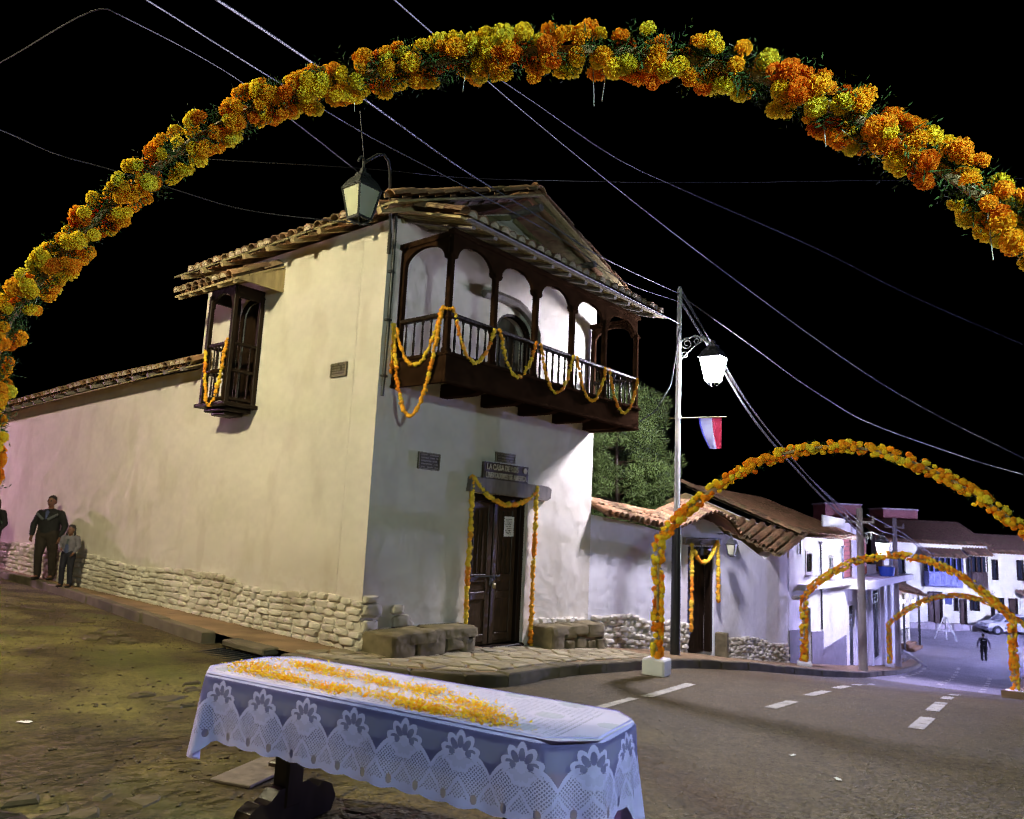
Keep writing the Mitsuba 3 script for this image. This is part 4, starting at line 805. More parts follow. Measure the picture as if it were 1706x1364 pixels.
plaque('dark square plaque on the shaded front wall left of the door', (1.05, 0, 2.61), V(1, 0, 0), .44, .25, 5, 'bronze', 1)
plaque('small dark plaque just above the wooden name board', (2.79, 0, 2.83), V(1, 0, 0), .50, .16, 3, 'bronze', 2)
plaque('small weathered plaque on the lit side street wall', (0, .87, 3.86), V(0, -1, 0), .36, .21, 5, 'bronze', 3)

# ------------------------------------------------------------------ the table
TZ = .86; TA, TB, TC = V(-4.489, -3.906), V(-4.137, -5.924), V(-3.42, -6.04)
tu = unit(np.r_[TB - TA, 0]); LEN = 2.37; tv = V(-tu[1], tu[0], 0); tv = tv if np.dot(tv[:2], TC - TB) > 0 else -tv; WID = .69
TO = V(*TA, TZ); tw = lambda u, v, z: TO + tu * u + tv * v + V(0, 0, z)
TR = np.stack([tu, tv, V(0, 0, 1)], 1)
tb = thing('table', 'long dark wooden trestle table under a white lace cloth', 'table')
outline = sbox(0, 0, LEN, WID).buffer(-.16).buffer(.16, quad_segs=6)
outline = Polygon([(.14, 0), (LEN - .20, 0), (LEN, .16), (LEN, WID - .12), (LEN - .12, WID), (.16, WID), (0, WID - .16), (0, .14)])
b = MB(); b.poly(outline.buffer(-.004), PL(TO - V(0, 0, .035), tu, tv, (0, 0, 1)), .03); obj('tabletop', b, 'wood_table', tb)
b = MB()
for (ua, va, ub, vb) in ((.16, .02, LEN - .22, .02), (.16, WID - .02, LEN - .14, WID - .02), (.02, .16, .02, WID - .16), (LEN - .02, .18, LEN - .02, WID - .14), (LEN - .20, .035, LEN - .035, .165)): b.bar(tw(ua, va, -.08), tw(ub, vb, -.08), .02, .1)
obj('white_apron', b, 'linen', tb)
for u in (.47, LEN - .47):
    gz = float(G(*(tw(u, WID / 2, 0)[:2]))) - TZ; b = MB(); b.bar(tw(u, .345, gz + .1), tw(u, .345, -.12), .13, .11, tu, .012); obj('trestle_leg', b, 'wood_table', tb)
    b = MB(); b.bar(tw(u, .04, -.085), tw(u, WID - .04, -.085), .10, .07, tu, .01); obj('trestle_bar', b, 'wood_table', tb)
    fp_ = Polygon([(-.30, 0), (.30, 0), (.325, .06), (.29, .125), (.235, .150), (.19, .135), (.155, .150), (.10, .19), (-.10, .19), (-.155, .150), (-.19, .135), (-.235, .150), (-.29, .125), (-.325, .06)]).buffer(.012)
    b = MB(); b.poly(fp_, PL(tw(u - .05, .345, gz + .012), tv, (0, 0, 1), tu), .10); obj('scrolled_foot', b, 'wood_table', tb)
b = MB(); b.bar(tw(.47, .345, -.26), tw(LEN - .47, .345, -.26), .05, .13); obj('long_stretcher', b, 'wood_table', tb)
b = MB(); b.bar(tw(.25, .05, -.17), tw(LEN - .25, .05, -.17), .03, .10); b.bar(tw(.25, WID - .05, -.17), tw(LEN - .25, WID - .05, -.17), .03, .10); obj('side_rails', b, 'wood_table', tb, kind='stuff')
# the cloth: one sheet over the top and down all sides, longer at the corners
HEMD = .34
oc = np.array(outline.exterior.coords)[:-1]
if not Polygon(oc).exterior.is_ccw: oc = oc[::-1]
dd = np.r_[0, np.cumsum(np.linalg.norm(np.diff(np.vstack([oc, oc[:1]]), axis=0), axis=1))]; PER = dd[-1]; NS = 480; ss = np.linspace(0, PER, NS + 1)
rim = np.stack([np.interp(ss, dd, np.r_[oc[:, k], oc[0, k]]) for k in range(2)], 1)
for _ in range(3): rim[:-1] = (np.roll(rim[:-1], 1, 0) + 2 * rim[:-1] + np.roll(rim[:-1], -1, 0)) / 4
rim[-1] = rim[0]
tgr = np.gradient(rim, axis=0); tgr[0] = tgr[-1] = rim[1] - rim[-2]; nrm2 = np.stack([tgr[:, 1], -tgr[:, 0]], 1); nrm2 /= np.linalg.norm(nrm2, axis=1, keepdims=True)
ctr = np.array([(0, 0), (LEN, 0), (LEN, WID), (0, WID)]); cn = np.array([np.min(np.linalg.norm(ctr - p, axis=1)) for p in rim]); corner = np.clip(1 - (cn - .09) / .16, 0, 1)
whichc = np.array([np.argmin(np.linalg.norm(ctr - p, axis=1)) for p in rim])
cornlen = np.array([.14, .24, .30, .16])[whichc]
drop = HEMD + corner * cornlen + .012 * np.abs(np.sin(np.pi * ss / .145))
drop = drop - .02
NR = 26; v, uv, f = [], [], []
fold = np.sin(ss * 2 * np.pi / .39 + 1.1) * .5 + .5 * np.sin(ss * 2 * np.pi / .23 + .4)
for q in range(NR + 1):
    x = q / NR; r_ = .012; out = r_ * (1 - math.exp(-x * 14)); zz = -drop * x
    o = out - .018 * max(0, 1 - q) + (.030 * fold * (.35 + .65 * corner) + .05 * corner * np.sin(ss * 2 * np.pi / .17)) * x ** 1.1 + .035 * x * corner
    p = rim + nrm2 * o[:, None]; p3 = np.array([tw(a, c, .013 - .009 * min(1, q / 2) + z) for (a, c), z in zip(p, zz)]); v.append(p3); uv.append(np.stack([ss, drop * x], 1))
v = np.vstack(v); uv = np.vstack(uv); n1 = NS + 1
for q in range(NR):
    for a in range(NS): f.append([q * n1 + a, (q + 1) * n1 + a, (q + 1) * n1 + a + 1, q * n1 + a + 1])
def lace_alpha(p, n, uv):
    S, D = uv.x, uv.y; P = .30
    a = (S / P - dr.floor(S / P) - .5) * P; cy = .12; dx, dy = a, D - cy
    r = dr.sqrt(dx * dx + dy * dy); th = dr.atan2(dx, -dy)                  # 0 points up
    k = th / .66; kf = k - dr.floor(k + .5); pr = .094 * (1 - .25 * dr.select(dr.abs(th) > 1.9, 1.0, 0.0))
    lx = kf * .66 * r; ly = r - pr * .56                                    # petal loops
    e = dr.sqrt(dr.square(lx / .025) + dr.square(ly / (pr * .46))); loop = dr.select((dr.abs(e - .86) < .26) & (r < pr * 1.08), 1.0, 0.0)
    heart = dr.select(r < .014, 1.0, 0.0); infl = dr.select(r < pr * 1.02, 1.0, 0.0)
    b = dr.abs(a); sw = .115 + .075 * dr.square(dr.clip((b - .055) / (P / 2 - .055), 0, 1))   # swag between two flowers
    swag_ = dr.select((dr.abs(D - sw) < .011) & (b > .055), 1.0, 0.0)
    a2 = (S / (P / 2) - dr.floor(S / (P / 2)) - .5) * (P / 2); tri = .235 + .55 * dr.abs(dr.abs(a2) - P / 4) ; edge = dr.select((dr.abs(D - (.21 + .10 * (1 - dr.abs(a2) / (P / 4)))) < .010) & (D > .2), 1.0, 0.0)
    hem = dr.select(D > .282 + .012 * dr.abs(dr.sin(S * 60)), 1.0, 0.0); hole = dr.select(dr.square(a2 / .015) + dr.square((D - .288) / .021) < 1, 1.0, 0.0)
    m1, m2 = (S + D) / .017, (S - D) / .017; g1, g2 = m1 - dr.floor(m1) - .5, m2 - dr.floor(m2) - .5
    net = dr.select((dr.abs(g1) > .30) | (dr.abs(g2) > .30), 1.0, 0.0)
    low = dr.select(D > sw, 1.0, 0.0)
    solid = dr.maximum(dr.maximum(loop, heart), dr.maximum(swag_, dr.maximum(edge, hem)))
    base = dr.select(D < sw, .40, .30 + .50 * net * low + .12)
    base = dr.select((infl > 0) & (loop < 1), .46, base)
    fan = dr.select((dr.abs(th) > 1.75) & (r < pr * 1.0), .80, 0.0)
    al = dr.maximum(dr.maximum(base, fan), solid * .97) * (1 - .75 * hole)
    return dr.select(D < .016, 1.0, al)
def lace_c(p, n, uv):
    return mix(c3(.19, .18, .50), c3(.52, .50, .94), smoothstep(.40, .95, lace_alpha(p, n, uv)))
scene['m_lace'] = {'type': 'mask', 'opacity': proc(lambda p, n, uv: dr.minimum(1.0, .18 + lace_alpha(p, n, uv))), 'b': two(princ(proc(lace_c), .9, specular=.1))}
cloth = thing('tablecloth', 'white lace cloth with flower loops and scalloped hem draped over the table', 'tablecloth')
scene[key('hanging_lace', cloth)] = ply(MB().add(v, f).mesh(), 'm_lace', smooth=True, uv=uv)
def top_c(p, n, uv):
    x, y = uv.x, uv.y; b1 = dr.sin(y * 2 * np.pi / .021 + 3 * dr.sin(x * 5)); b2 = x / .03 - dr.floor(x / .03)
    op = dr.select((b1 > .1) & (b2 < .5), 1.0, 0.0) * dr.select((dr.abs(y - WID / 2) < .28) & (x > .05) & (x < LEN - .16), 1.0, 0.0)
    q = (x / .31 - dr.floor(x / .31) - .5) * .31; w_ = (y / .26 - dr.floor(y / .26) - .5) * .26; ov = dr.select(dr.square(q / .07) + dr.square(w_ / .05) < 1, 1.0, 0.0)
    ring = dr.select(dr.abs(dr.sqrt(dr.square(q / .09) + dr.square(w_ / .07)) - 1) < .12, 1.0, 0.0)
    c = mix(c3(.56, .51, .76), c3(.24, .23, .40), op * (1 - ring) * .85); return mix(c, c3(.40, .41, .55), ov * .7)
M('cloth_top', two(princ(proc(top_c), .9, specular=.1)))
nu, nv = 60, 20; X_, Y_ = np.meshgrid(np.linspace(0, LEN, nu), np.linspace(0, WID, nv), indexing='ij'); cut = .14
for a in range(nu):
    for c in range(nv):
        x, y = X_[a, c], Y_[a, c]; ex, ey = min(x, LEN - x), min(y, WID - y)
        if ex + ey < cut: d_ = (cut - ex - ey) / 2; X_[a, c] += d_ * (1 if x < LEN / 2 else -1); Y_[a, c] += d_ * (1 if y < WID / 2 else -1)
v = np.array([tw(a, c, .006 + .004 * meshkit.noise(V(a * 5, c * 5, 0))) for a, c in zip(X_.ravel(), Y_.ravel())])
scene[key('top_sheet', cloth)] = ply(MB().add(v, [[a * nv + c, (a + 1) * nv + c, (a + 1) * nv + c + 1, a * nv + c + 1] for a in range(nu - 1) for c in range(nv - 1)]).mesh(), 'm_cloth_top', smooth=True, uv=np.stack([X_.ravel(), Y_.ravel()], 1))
# petals strewn on it
rp = np.random.default_rng(33); PB = [MB(), MB(), MB()]
clus = [(.20, .28, .16, .05), (.38, .47, .12, .04), (.32, .15, .16, .04), (.60, .42, .15, .05), (.55, .14, .14, .03), (.85, .12, .10, .05), (.95, .40, .12, .04), (1.15, .16, .18, .05), (1.22, .40, .10, .05), (1.36, .12, .10, .06), (1.52, .30, .14, .04), (1.48, .08, .10, .03), (1.66, .18, .13, .06), (1.74, .10, .12, .05)]
for (u, v_, su, sv) in clus:
    for _ in range(330):
        x, y = rp.normal(u * 1.03 + .05, su * .72), rp.normal(v_, sv * .85)
        if not (.03 < x < LEN - .05 and .02 < y < WID - .03): continue
        c = tw(x, y, .012 + abs(rp.normal(0, .012))); a = unit(rp.normal(size=3) * V(1, 1, .5)); bb = unit(np.cross(a, rp.normal(size=3))); s1, s2 = rp.uniform(.006, .013), rp.uniform(.003, .006)
        PB[int(rp.choice(3, p=(.22, .28, .50)))].add([c - a * s1, c + bb * s2, c + a * s1, c - bb * s2], [[0, 1, 2], [0, 2, 3]])
pk = key('marigold_petals')
for b, mt in zip(PB, (0, 2, 3)): obj('petals', b, f'petal_{mt}', pk, kind='stuff')
tag(pk, 'loose yellow and orange marigold petals strewn along the table cloth', 'petals', None, 'stuff')

# ------------------------------------------------------------------ people
def body(parts, edge=.03, it=6):
    ms = []
    for chain in parts:
        sp = [m3.Manifold.sphere(1.0, 16).scale((r if np.ndim(r) == 0 else r[0], r if np.ndim(r) == 0 else r[1], r if np.ndim(r) == 0 else r[2])).translate(tuple(map(float, p))) for p, r in chain]
        ms += [m3.Manifold.batch_hull([a, c]) for a, c in zip(sp[:-1], sp[1:])] if len(sp) > 1 else sp
    m = m3.Manifold.batch_boolean(ms, m3.OpType.Add).refine_to_length(edge).to_mesh(); t = trimesh.Trimesh(m.vert_properties[:, :3], m.tri_verts, process=True)
    trimesh.smoothing.filter_taubin(t, .5, .53, it); return t
def person(label, loc, rot, h, clothes, pose, hair_long=False, kid=False, extra=None):
    t = thing('person', label, 'person'); s_ = h / 1.75; c, sn = math.cos(rot), math.sin(rot); Rz = np.array([[c, -sn, 0], [sn, c, 0], [0, 0, 1]])
    put = lambda m: trimesh.Trimesh(np.array(m.vertices) * s_ @ Rz.T + V(*loc), m.faces, process=False)
    J = dict(hipL=(-.10, 0, .92), hipR=(.10, 0, .92), kneeL=(-.12, .03, .50), kneeR=(.12, .03, .50), ankL=(-.13, -.02, .09), ankR=(.13, -.02, .09), shL=(-.20, -.01, 1.43), shR=(.20, -.01, 1.43), elL=(-.28, -.02, 1.15), elR=(.28, -.02, 1.15), wrL=(-.27, .06, .90), wrR=(.27, .06, .90), neck=(0, -.01, 1.50), head=(0, .02, 1.635), chest=(0, 0, 1.28), waist=(0, 0, 1.05)); J.update(pose)
    hs = 1.22 if kid else 1.0; fat = pose.get('fat', 1.0); J = {k: V(*v) if np.ndim(v) else v for k, v in J.items()}
    hd = J['head']; skin = [[(J['neck'] - V(0, 0, .06), .055), (hd - V(0, 0, .07), .052)], [(hd + V(0, -.01, .03), V(.078, .095, .09) * hs), (hd + V(0, .02, -.06) * hs, V(.056, .066, .06) * hs)], [(hd + V(0, .10, -.005) * hs, .014), (hd + V(0, .095, -.03) * hs, .016)]]
    for sg in (-1, 1): skin += [[(hd + V(sg * .082 * hs, -.005, -.005), V(.012, .022, .032) * hs)]]
    skin += [[(J['chest'], V(.15, .10, .12) * fat), (J['waist'], V(.13, .085, .1) * fat), ((J['hipL'] + J['hipR']) / 2 + V(0, 0, .04), V(.13, .075, .07) * fat)], [(J['neck'] - V(0, 0, .04), .05), (J['chest'], .1)]]
    for sd, sg in (('L', -1), ('R', 1)):
        skin += [[(J['sh' + sd], .06), (J['el' + sd], .043), (J['wr' + sd], .032)], [(J['hip' + sd] - V(0, 0, .03), .07 * fat), (J['knee' + sd], .052), (J['ank' + sd], .045)], [(J['ank' + sd], .04), (J['ank' + sd] + V(0, .14, -.05), .035)]]
        d = unit(J['wr' + sd] - J['el' + sd]); w = J['wr' + sd]; a = unit(np.cross(d, V(0, 1, 0)) * sg); o = unit(np.cross(a, d))
        skin += [[(w, .03), (w + d * .07, V(.022, .036, .036))]]
        for k_, (off, ln) in enumerate(((-.028, .062), (-.009, .075), (.010, .07), (.027, .055))):
            q = w + d * .085 + V(0, 1, 0) * off; skin += [[(q, .0105), (q + d * ln * .55, .0098), (q + d * ln * .9 + a * -.02, .0085)]]
        skin += [[(w + d * .03 + V(0, .028, 0), .012), (w + d * .08 + V(0, .052, 0), .0105), (w + d * .11 + V(0, .05, 0), .009)]]
    obj('body', put(body(skin, .022, 4)), 'skin', t, smooth=True)
    jk = [[(J['chest'] + V(0, 0, .06), V(.185, .125, .12) * fat), (J['chest'] - V(0, 0, .08), V(.18, .135, .12) * fat), (J['waist'] - V(0, 0, .06), V(.175, .135, .07) * fat)], [(J['neck'] - V(0, 0, .075), .06), (J['chest'] + V(0, 0, .06), .12)], [(J['shL'] - V(0, 0, .015), .070), (J['shR'] - V(0, 0, .015), .070)], [(J['neck'] - V(0, 0, .05), .058), (J['shL'] + V(.04, 0, -.01), .066)], [(J['neck'] - V(0, 0, .05), .058), (J['shR'] + V(-.04, 0, -.01), .066)]]
    for sd in 'LR': jk += [[(J['sh' + sd] - V(0, 0, .02), .078), (J['el' + sd], .064), (J['wr' + sd] - unit(J['wr' + sd] - J['el' + sd]) * .02, .05)]]
    obj('jacket', put(body(jk, .03, 5)), clothes[0], t, smooth=True)
    tr = [[(J['hipL'] + V(.02, 0, .05), V(.12, .128, .13) * fat), (J['hipR'] + V(-.02, 0, .05), V(.12, .128, .13) * fat)]]
    for sd in 'LR': tr += [[(J['hip' + sd], .115 * fat), (J['knee' + sd], .08), (J['ank' + sd] + V(0, 0, .02), .068)]]
    obj('trousers', put(body(tr, .035, 5)), clothes[1], t, smooth=True)
    for sd in 'LR': obj('shoe', put(body([[(J['ank' + sd] + V(0, -.03, -.035), V(.045, .05, .05)), (J['ank' + sd] + V(0, .13, -.052), V(.045, .06, .036))]], .03, 3)), 'leather', t, smooth=True)
    hr = [[(hd + V(0, -.025, .06) * hs, V(.084, .098, .075) * hs), (hd + V(0, -.05, .0) * hs, V(.080, .07, .075) * hs)]]
    if hair_long: hr += [[(hd + V(sg * .075, -.02, .03) * hs, .035), (hd + V(sg * .095, -.01, -.10) * hs, .036), (hd + V(sg * .09, .0, -.17) * hs, .025)] for sg in (-1, 1)]
    obj('hair', put(body(hr, .025, 3)), 'hair', t, smooth=True)
    b = MB()
    for sg in (-1, 1): m = trimesh.creation.icosphere(1, .011); m.apply_translation(hd + V(sg * .03, .088, .012) * hs); b.tm(m)
    b.box(hd + V(0, .085, -.062) * hs, (.042, .012, .008)); obj('face_features', put(b.mesh()), 'hair', t)
    for nm, mt, pr in extra or (): obj(nm, put(body(pr, .02, 3) if isinstance(pr, list) else pr.mesh()), mt, t, smooth=True)
    return t
mz = float(G(-.3, 10.6)) + .15
person('stout man in dark zip jacket with pale chevron standing against the side street wall', (-.30, 9.95, mz), 2.3, 1.76, ('cloth_black', 'cloth_brown'), dict(fat=1.22, shL=(-.21, -.01, 1.40), shR=(.21, -.01, 1.40), elL=(-.32, -.02, 1.14), elR=(.33, -.02, 1.14), wrL=(-.30, .07, .90), wrR=(.29, .08, .92), kneeR=(.10, .08, .50), ankR=(.12, -.02, .09), kneeL=(-.15, .0, .5), ankL=(-.17, -.04, .09)), extra=[('chest_stripe', 'cloth_grey', [[(V(-.20, .13, 1.36), .03), (V(-.06, .175, 1.26), .03)], [(V(.20, .13, 1.36), .03), (V(.06, .175, 1.26), .03)]]), ('shirt', 'cloth_blue', [[(V(0, .13, 1.40), V(.04, .03, .05)), (V(0, .165, 1.28), V(.02, .02, .02))]])])
person('small girl with long dark hair in pale jacket standing beside the stout man', (-.42, 8.45, float(G(-.4, 8.4)) + .15), 2.2, 1.20, ('cloth_pale', 'cloth_navy'), dict(elL=(-.27, -.02, 1.18), wrL=(-.22, .10, 1.0), elR=(.27, .0, 1.18), wrR=(.14, .16, 1.10), neck=(0, -.01, 1.47), head=(0, .02, 1.63)), True, True, extra=[('shirt_front', 'cloth_blue', [[(V(0, .095, 1.2), V(.075, .045, .07)), (V(0, .10, 1.02), V(.085, .045, .07))]]), ('scarf', 'cloth_grey', [[(V(-.02, .12, 1.36), .03), (V(0, .145, 1.24), .025)]])])
person('person in black cut off by the left edge of the picture', (-.62, 12.3, float(G(-.6, 12)) + .15), 2.2, 1.62, ('cloth_black', 'cloth_navy'), dict(wrL=(-.24, .1, .98), wrR=(.24, .1, .98)), True)
person('person seen from behind in black vest with pale sleeves walking down the street', (50.6, -.10, float(G(50.6, -.1))), -1.35, 1.68, ('cloth_pale', 'cloth_black'), dict(elL=(-.32, -.03, 1.17), elR=(.32, -.03, 1.17), wrL=(-.36, .04, .93), wrR=(.36, .02, .93), ankL=(-.12, -.1, .09), kneeR=(.1, .06, .5), ankR=(.10, .05, .09)), extra=[('vest', 'cloth_black', [[(V(0, -.01, 1.36), V(.20, .14, .1)), (V(0, -.01, 1.05), V(.19, .15, .1))]]), ('back_lettering', 'block_white', MB().box((0, -.155, 1.34), (.20, .01, .045)))])
person('person in red top standing behind the right foot of an arch far down the street', (41.5, -3.95, float(G(41.5, -3.95))), 2.8, 1.5, ('cloth_red', 'cloth_pale'), {})
# ------------------------------------------------------------------ garden wall with gateway
gw = thing('garden_wall', 'whitewashed garden wall with tiled coping between corner house and white house', 'wall')
gtop = [(5.43, 2.02), (7.3, 1.88), (8.5, 1.74), (9.2, 1.97), (10.0, 2.16), (10.86, 2.04), (11.5, 1.80), (12.6, 1.62), (14.2, 1.14), (15.98, 1.70)]
fg = Polygon([(5.43, -1.4), (15.98, -2.8)] + gtop[::-1]).difference(sbox(9.5, -1.3, 10.9, 1.46))
b = MB(); b.poly(fg, PL((0, .006, 0), (1, 0, 0), (0, 0, 1), (0, 1, 0)), .36); wv = obj('wall', b, 'plaster_white', gw)
gb = lambda u: float(G(u, -.15)) + .10
courses(wv, lambda u, v, w: V(u, -w, v), 5.46, 9.42, gb, lambda u: .66 + .05 * math.sin(u * 3), 6, .20, 'stone_white', .09, 25, rough=.25)
courses(wv, lambda u, v, w: V(u, -w, v), 11.2, 15.9, gb, lambda u: .58 + .05 * math.sin(u * 2), 6, .26, 'stone_white', .07, 26, rough=.25, stuff_after=11.2)
cp = key('coping', gw); s8 = unit(V(0, .5, .20))
tile_rows(cp, (5.45, -.32, 2.02), (8.3, -.32, 1.80), s8, 14, 2, seed=31, sheet=.66)
ar = spline([(8.3, -.36, 1.78), (9.2, -.40, 2.02), (10.0, -.42, 2.21), (10.86, -.40, 2.09), (11.75, -.36, 1.70)], 19)
for k in range(18): tile_rows(cp, ar[k], ar[k + 1], s8, 1, 2, seed=40 + k, scale=1.0)
v = np.vstack([ar + V(0, .04, .03), ar + s8 * .85 + V(0, 0, .05), ar + s8 * .85 + V(0, .5, -.15)]); obj('gate_roof_bed', MB().add(v, [[r_ * 19 + k, r_ * 19 + k + 1, r_ * 19 + k + 20, r_ * 19 + k + 19] for r_ in (0, 1) for k in range(18)]), 'tile_0', cp)
for k in range(12): place_tile(cp, (5.6 + k * .36 - .1, .22, 2.26 - k * .02), V(1, 0, .0), V(0, 0, 1), rng.uniform(), False, 1.25)
gt = key('gate', gw); b = MB(); zb = -1.0
for x in (9.56, 10.84): b.box((x, .12, .25), (.12, .16, 2.5), None, .01)
b.box((10.2, .10, 1.36), (1.4, .2, .2), None, .015); obj('frame', b, 'wood_dark', gt)
for k in range(7): b = MB(); b.box((9.70 + k * .165, .22, .15), (.158, .05, 2.3), None, .008); obj('plank', b, 'wood_dark', gt)
b = MB(); b.box((10.2, -.02, 1.58), (1.95, .1, .17), None, .02); obj('lintel', b, 'wood_grey', gt)
b = MB(); b.box((11.0, -.16, -.85), (.16, .3, .62), None, .03); obj('step_stone', b, 'stone_grey', gw)
gp = thing('hanging_gate_lamp', 'small bluish glass lamp under the gateway lintel', 'lantern'); b = MB(); b.add(*lathe([(0, 0), (.05, .01), (.055, .14), (.03, .2), (0, .21)], 10)); m = b.mesh(); m.vertices += V(9.95, -.12, 1.26); obj('glass', m, 'glass_dark', gp, smooth=40); b = MB(); b.tube([(9.95, -.12, 1.46), (9.95, -.06, 1.6)], .012, 6); obj('hook', b, 'iron', gp)
gl = thing('wall_lantern', 'iron lantern with clear panes on the wall right of the garden gate', 'lantern'); tp2 = lantern_parts(gl, (11.12, -.36, 1.42), .22, 'frosted'); b = MB(); b.tube([tp2 - V(0, 0, .02), tp2 + V(0, .05, .06), (11.1, -.0, 1.78)], .014, 6); obj('bracket', b, 'iron', gl)
garland('marigold garland round the garden gate beyond the lamp post', [[(9.5, -.09, 1.50), (9.5, -.1, .4), (9.48, -.1, -.42)], swag((9.62, -.1, 1.36), (10.86, -.09, 1.6), .36), [(10.88, -.1, 1.6), (10.92, -.1, .8), (10.92, -.1, .16)]], 70, .05, step=.045)

# ------------------------------------------------------------------ white house with small windows
wh = thing('white_house', 'white two storey house with two small windows and a grey base', 'house')
FD = V(1, .045, 0) / math.hypot(1, .045); FN = V(FD[1], -FD[0], 0)
wp_ = lambda u, z, o=0.0: V(16, 0, 0) + FD * u + FN * o + V(0, 0, z)
fm = lambda o: PL(wp_(0, 0, o), FD, (0, 0, 1), -FN)       # extrudes inwards
b = MB(); fp = Polygon([(0, -2.6), (6.6, -3.5), (6.6, 1.80), (0, 1.84)])
wins = [(1.78, .70, 2.44, 1.36), (4.55, .50, 5.08, 1.22)]
for w_ in wins: fp = fp.difference(sbox(*w_))
fp = fp.difference(sbox(1.35, -2.4, 2.25, -.35)); b.poly(fp, fm(0), .3)
b.poly(Polygon([(.3, -2.6), (6.5, -2.6), (6.5, 1.85), (3.3, 3.05), (.3, 1.9)]), PL((16.0, 0, 0), (0, 1, 0), (0, 0, 1), (1, 0, 0)), .3); wv = obj('wall', b, 'plaster_white', wh)
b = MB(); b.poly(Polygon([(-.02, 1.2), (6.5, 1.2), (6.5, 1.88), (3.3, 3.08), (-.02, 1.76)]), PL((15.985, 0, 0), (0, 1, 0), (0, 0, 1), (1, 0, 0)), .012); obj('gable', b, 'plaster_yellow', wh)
for i_, w_ in enumerate(wins):
    wk = key('window', wh); b = MB(); b.poly(sbox(w_[0] - .03, w_[1] - .03, w_[2] + .03, w_[3] + .03).difference(sbox(w_[0] + .05, w_[1] + .05, w_[2] - .05, w_[3] - .05)), fm(.02), .08); obj('frame', b, 'wood_grey', wk)
    b = MB(); b.poly(sbox(*w_), fm(-.10), .02); obj('pane', b, 'glass_dark' if i_ == 0 else 'glass_green', wk)
    b = MB(); b.poly(sbox(w_[0] - .12, w_[1] - .10, w_[2] + .12, w_[1] - .03), fm(.14), .16); obj('sill', b, 'concrete', wk)
b = MB(); b.poly(sbox(1.36, -2.4, 2.24, -.36), fm(-.2), .05); obj('door', b, 'wood_dark', wh)
for pg_ in ([(.0, -2.5), (1.34, -2.6), (1.34, -.95), (0, -.88)], [(2.27, -2.8), (3.6, -2.8), (3.6, -1.18), (2.27, -1.10)], [(3.61, -3.0), (6.6, -3.4), (6.6, -1.55), (3.61, -1.75)]): b = MB(); b.poly(Polygon(pg_), fm(.03), .04); obj('base_panel', b, 'plinth_grey', wh)
b = MB(); b.poly(sbox(.9, .22, 6.7, .40), fm(.25), .28); obj('floor_slab', b, 'plaster_white', wh)
for u, z0_, z1_ in ((1.05, 1.3, 1.75), (3.35, -1.1, .2), (3.35, .42, 1.7), (6.25, .42, 1.6)):
    b = MB(); b.tube([wp_(u, z0_, .05), wp_(u, z1_, .05)], .03, 7); b.box(wp_(u, z1_ - .03, .06), (.14, .1, .06)); obj('drain_pipe', b, 'iron', wh)
b = MB(); b.tube([wp_(.1, .05, .10), wp_(.75, .06, .34)], .06, 8); obj('spout', b, 'concrete', wh)
rw = key('roof', wh); s9 = unit(V(0, 1, .39))
tile_rows(rw, (15.72, -.5, 1.86), (22.7, -.22, 1.84), s9, 34, 1, seed=51, sheet=3.9, mat='tile_0')
b = MB(); b.add([(15.72, -.5, 1.83), (22.7, -.22, 1.81), (22.7, 3.3, 3.2), (15.72, 3.2, 3.26)], [[0, 1, 2, 3]]); obj('soffit', b, 'wood_pale', rw)
for k in range(11): place_tile(rw, V(15.68, -.5, 1.90) + s9 * k * .36, unit(s9 + V(0, 0, .06)), V(0, 0, 1), rng.uniform(), False, 1.15)
# pent roof against the gable
pr_ = key('pent_roof', wh); Bc, Ac, Cc, Dc = V(15.95, -.45, 1.78), V(15.95, 2.6, 2.46), V(14.05, -.45, 1.24), V(14.05, 1.9, 2.30)
n = 10
for k in range(n):
    e0 = Cc + (Dc - Cc) * k / n; e1 = Cc + (Dc - Cc) * (k + 1) / n; t0 = Bc + (Ac - Bc) * k / n; sv = unit(t0 - e0); L = np.linalg.norm(t0 - e0)
    for q in range(6): place_tile(pr_, e0 + (t0 - e0) * q / 6 + V(0, 0, .05), unit(sv + V(0, 0, .05)), V(0, 0, 1), rng.uniform(), False, 1.12); place_tile(pr_, (e0 + e1) / 2 + (t0 - e0) * q / 6 + V(0, 0, .06), sv, V(0, 0, 1), rng.uniform(), True, 1.12)
b = MB(); b.add([Cc, Bc, Ac, Dc], [[0, 1, 2, 3]]); obj('soffit', b, 'wood_pale', pr_)

# ------------------------------------------------------------------ brick house
bh = thing('brick_house', 'unfinished house with white shop front below and bare brick walls above', 'house')
BD = V(1, .12, 0) / math.hypot(1, .12); BN = V(BD[1], -BD[0], 0); bp_ = lambda u, z, o=0.: V(22.62, .32, 0) + BD * u + BN * o + V(0, 0, z); bm = lambda o: PL(bp_(0, 0, o), BD, (0, 0, 1), -BN)
doors = [(1.0, -3.3, 2.3, -.62, 'glass_dark'), (4.2, -3.6, 5.0, -.62, 'glass_dark'), (7.1, -3.35, 9.7, -.35, 'wood_door')]
lo = Polygon([(.05, -3.6), (16.5, -5.2), (16.5, -.05), (.05, .10)])
for q in doors: lo = lo.difference(sbox(*q[:4]))
b = MB(); b.poly(lo, bm(0), .3); b.box(bp_(16.3, -2.0, -2.0), (.3, 3.9, 5.2)); obj('wall', b, 'plaster_white', bh)
for u in (3.2, 6.1, 10.4, 13.0): b = MB(); b.box(bp_(u, -1.9, .06), (.55, .16, 3.8), np.stack([BD, BN, V(0, 0, 1)], 1), .02); obj('pilaster', b, 'plaster_white', bh)
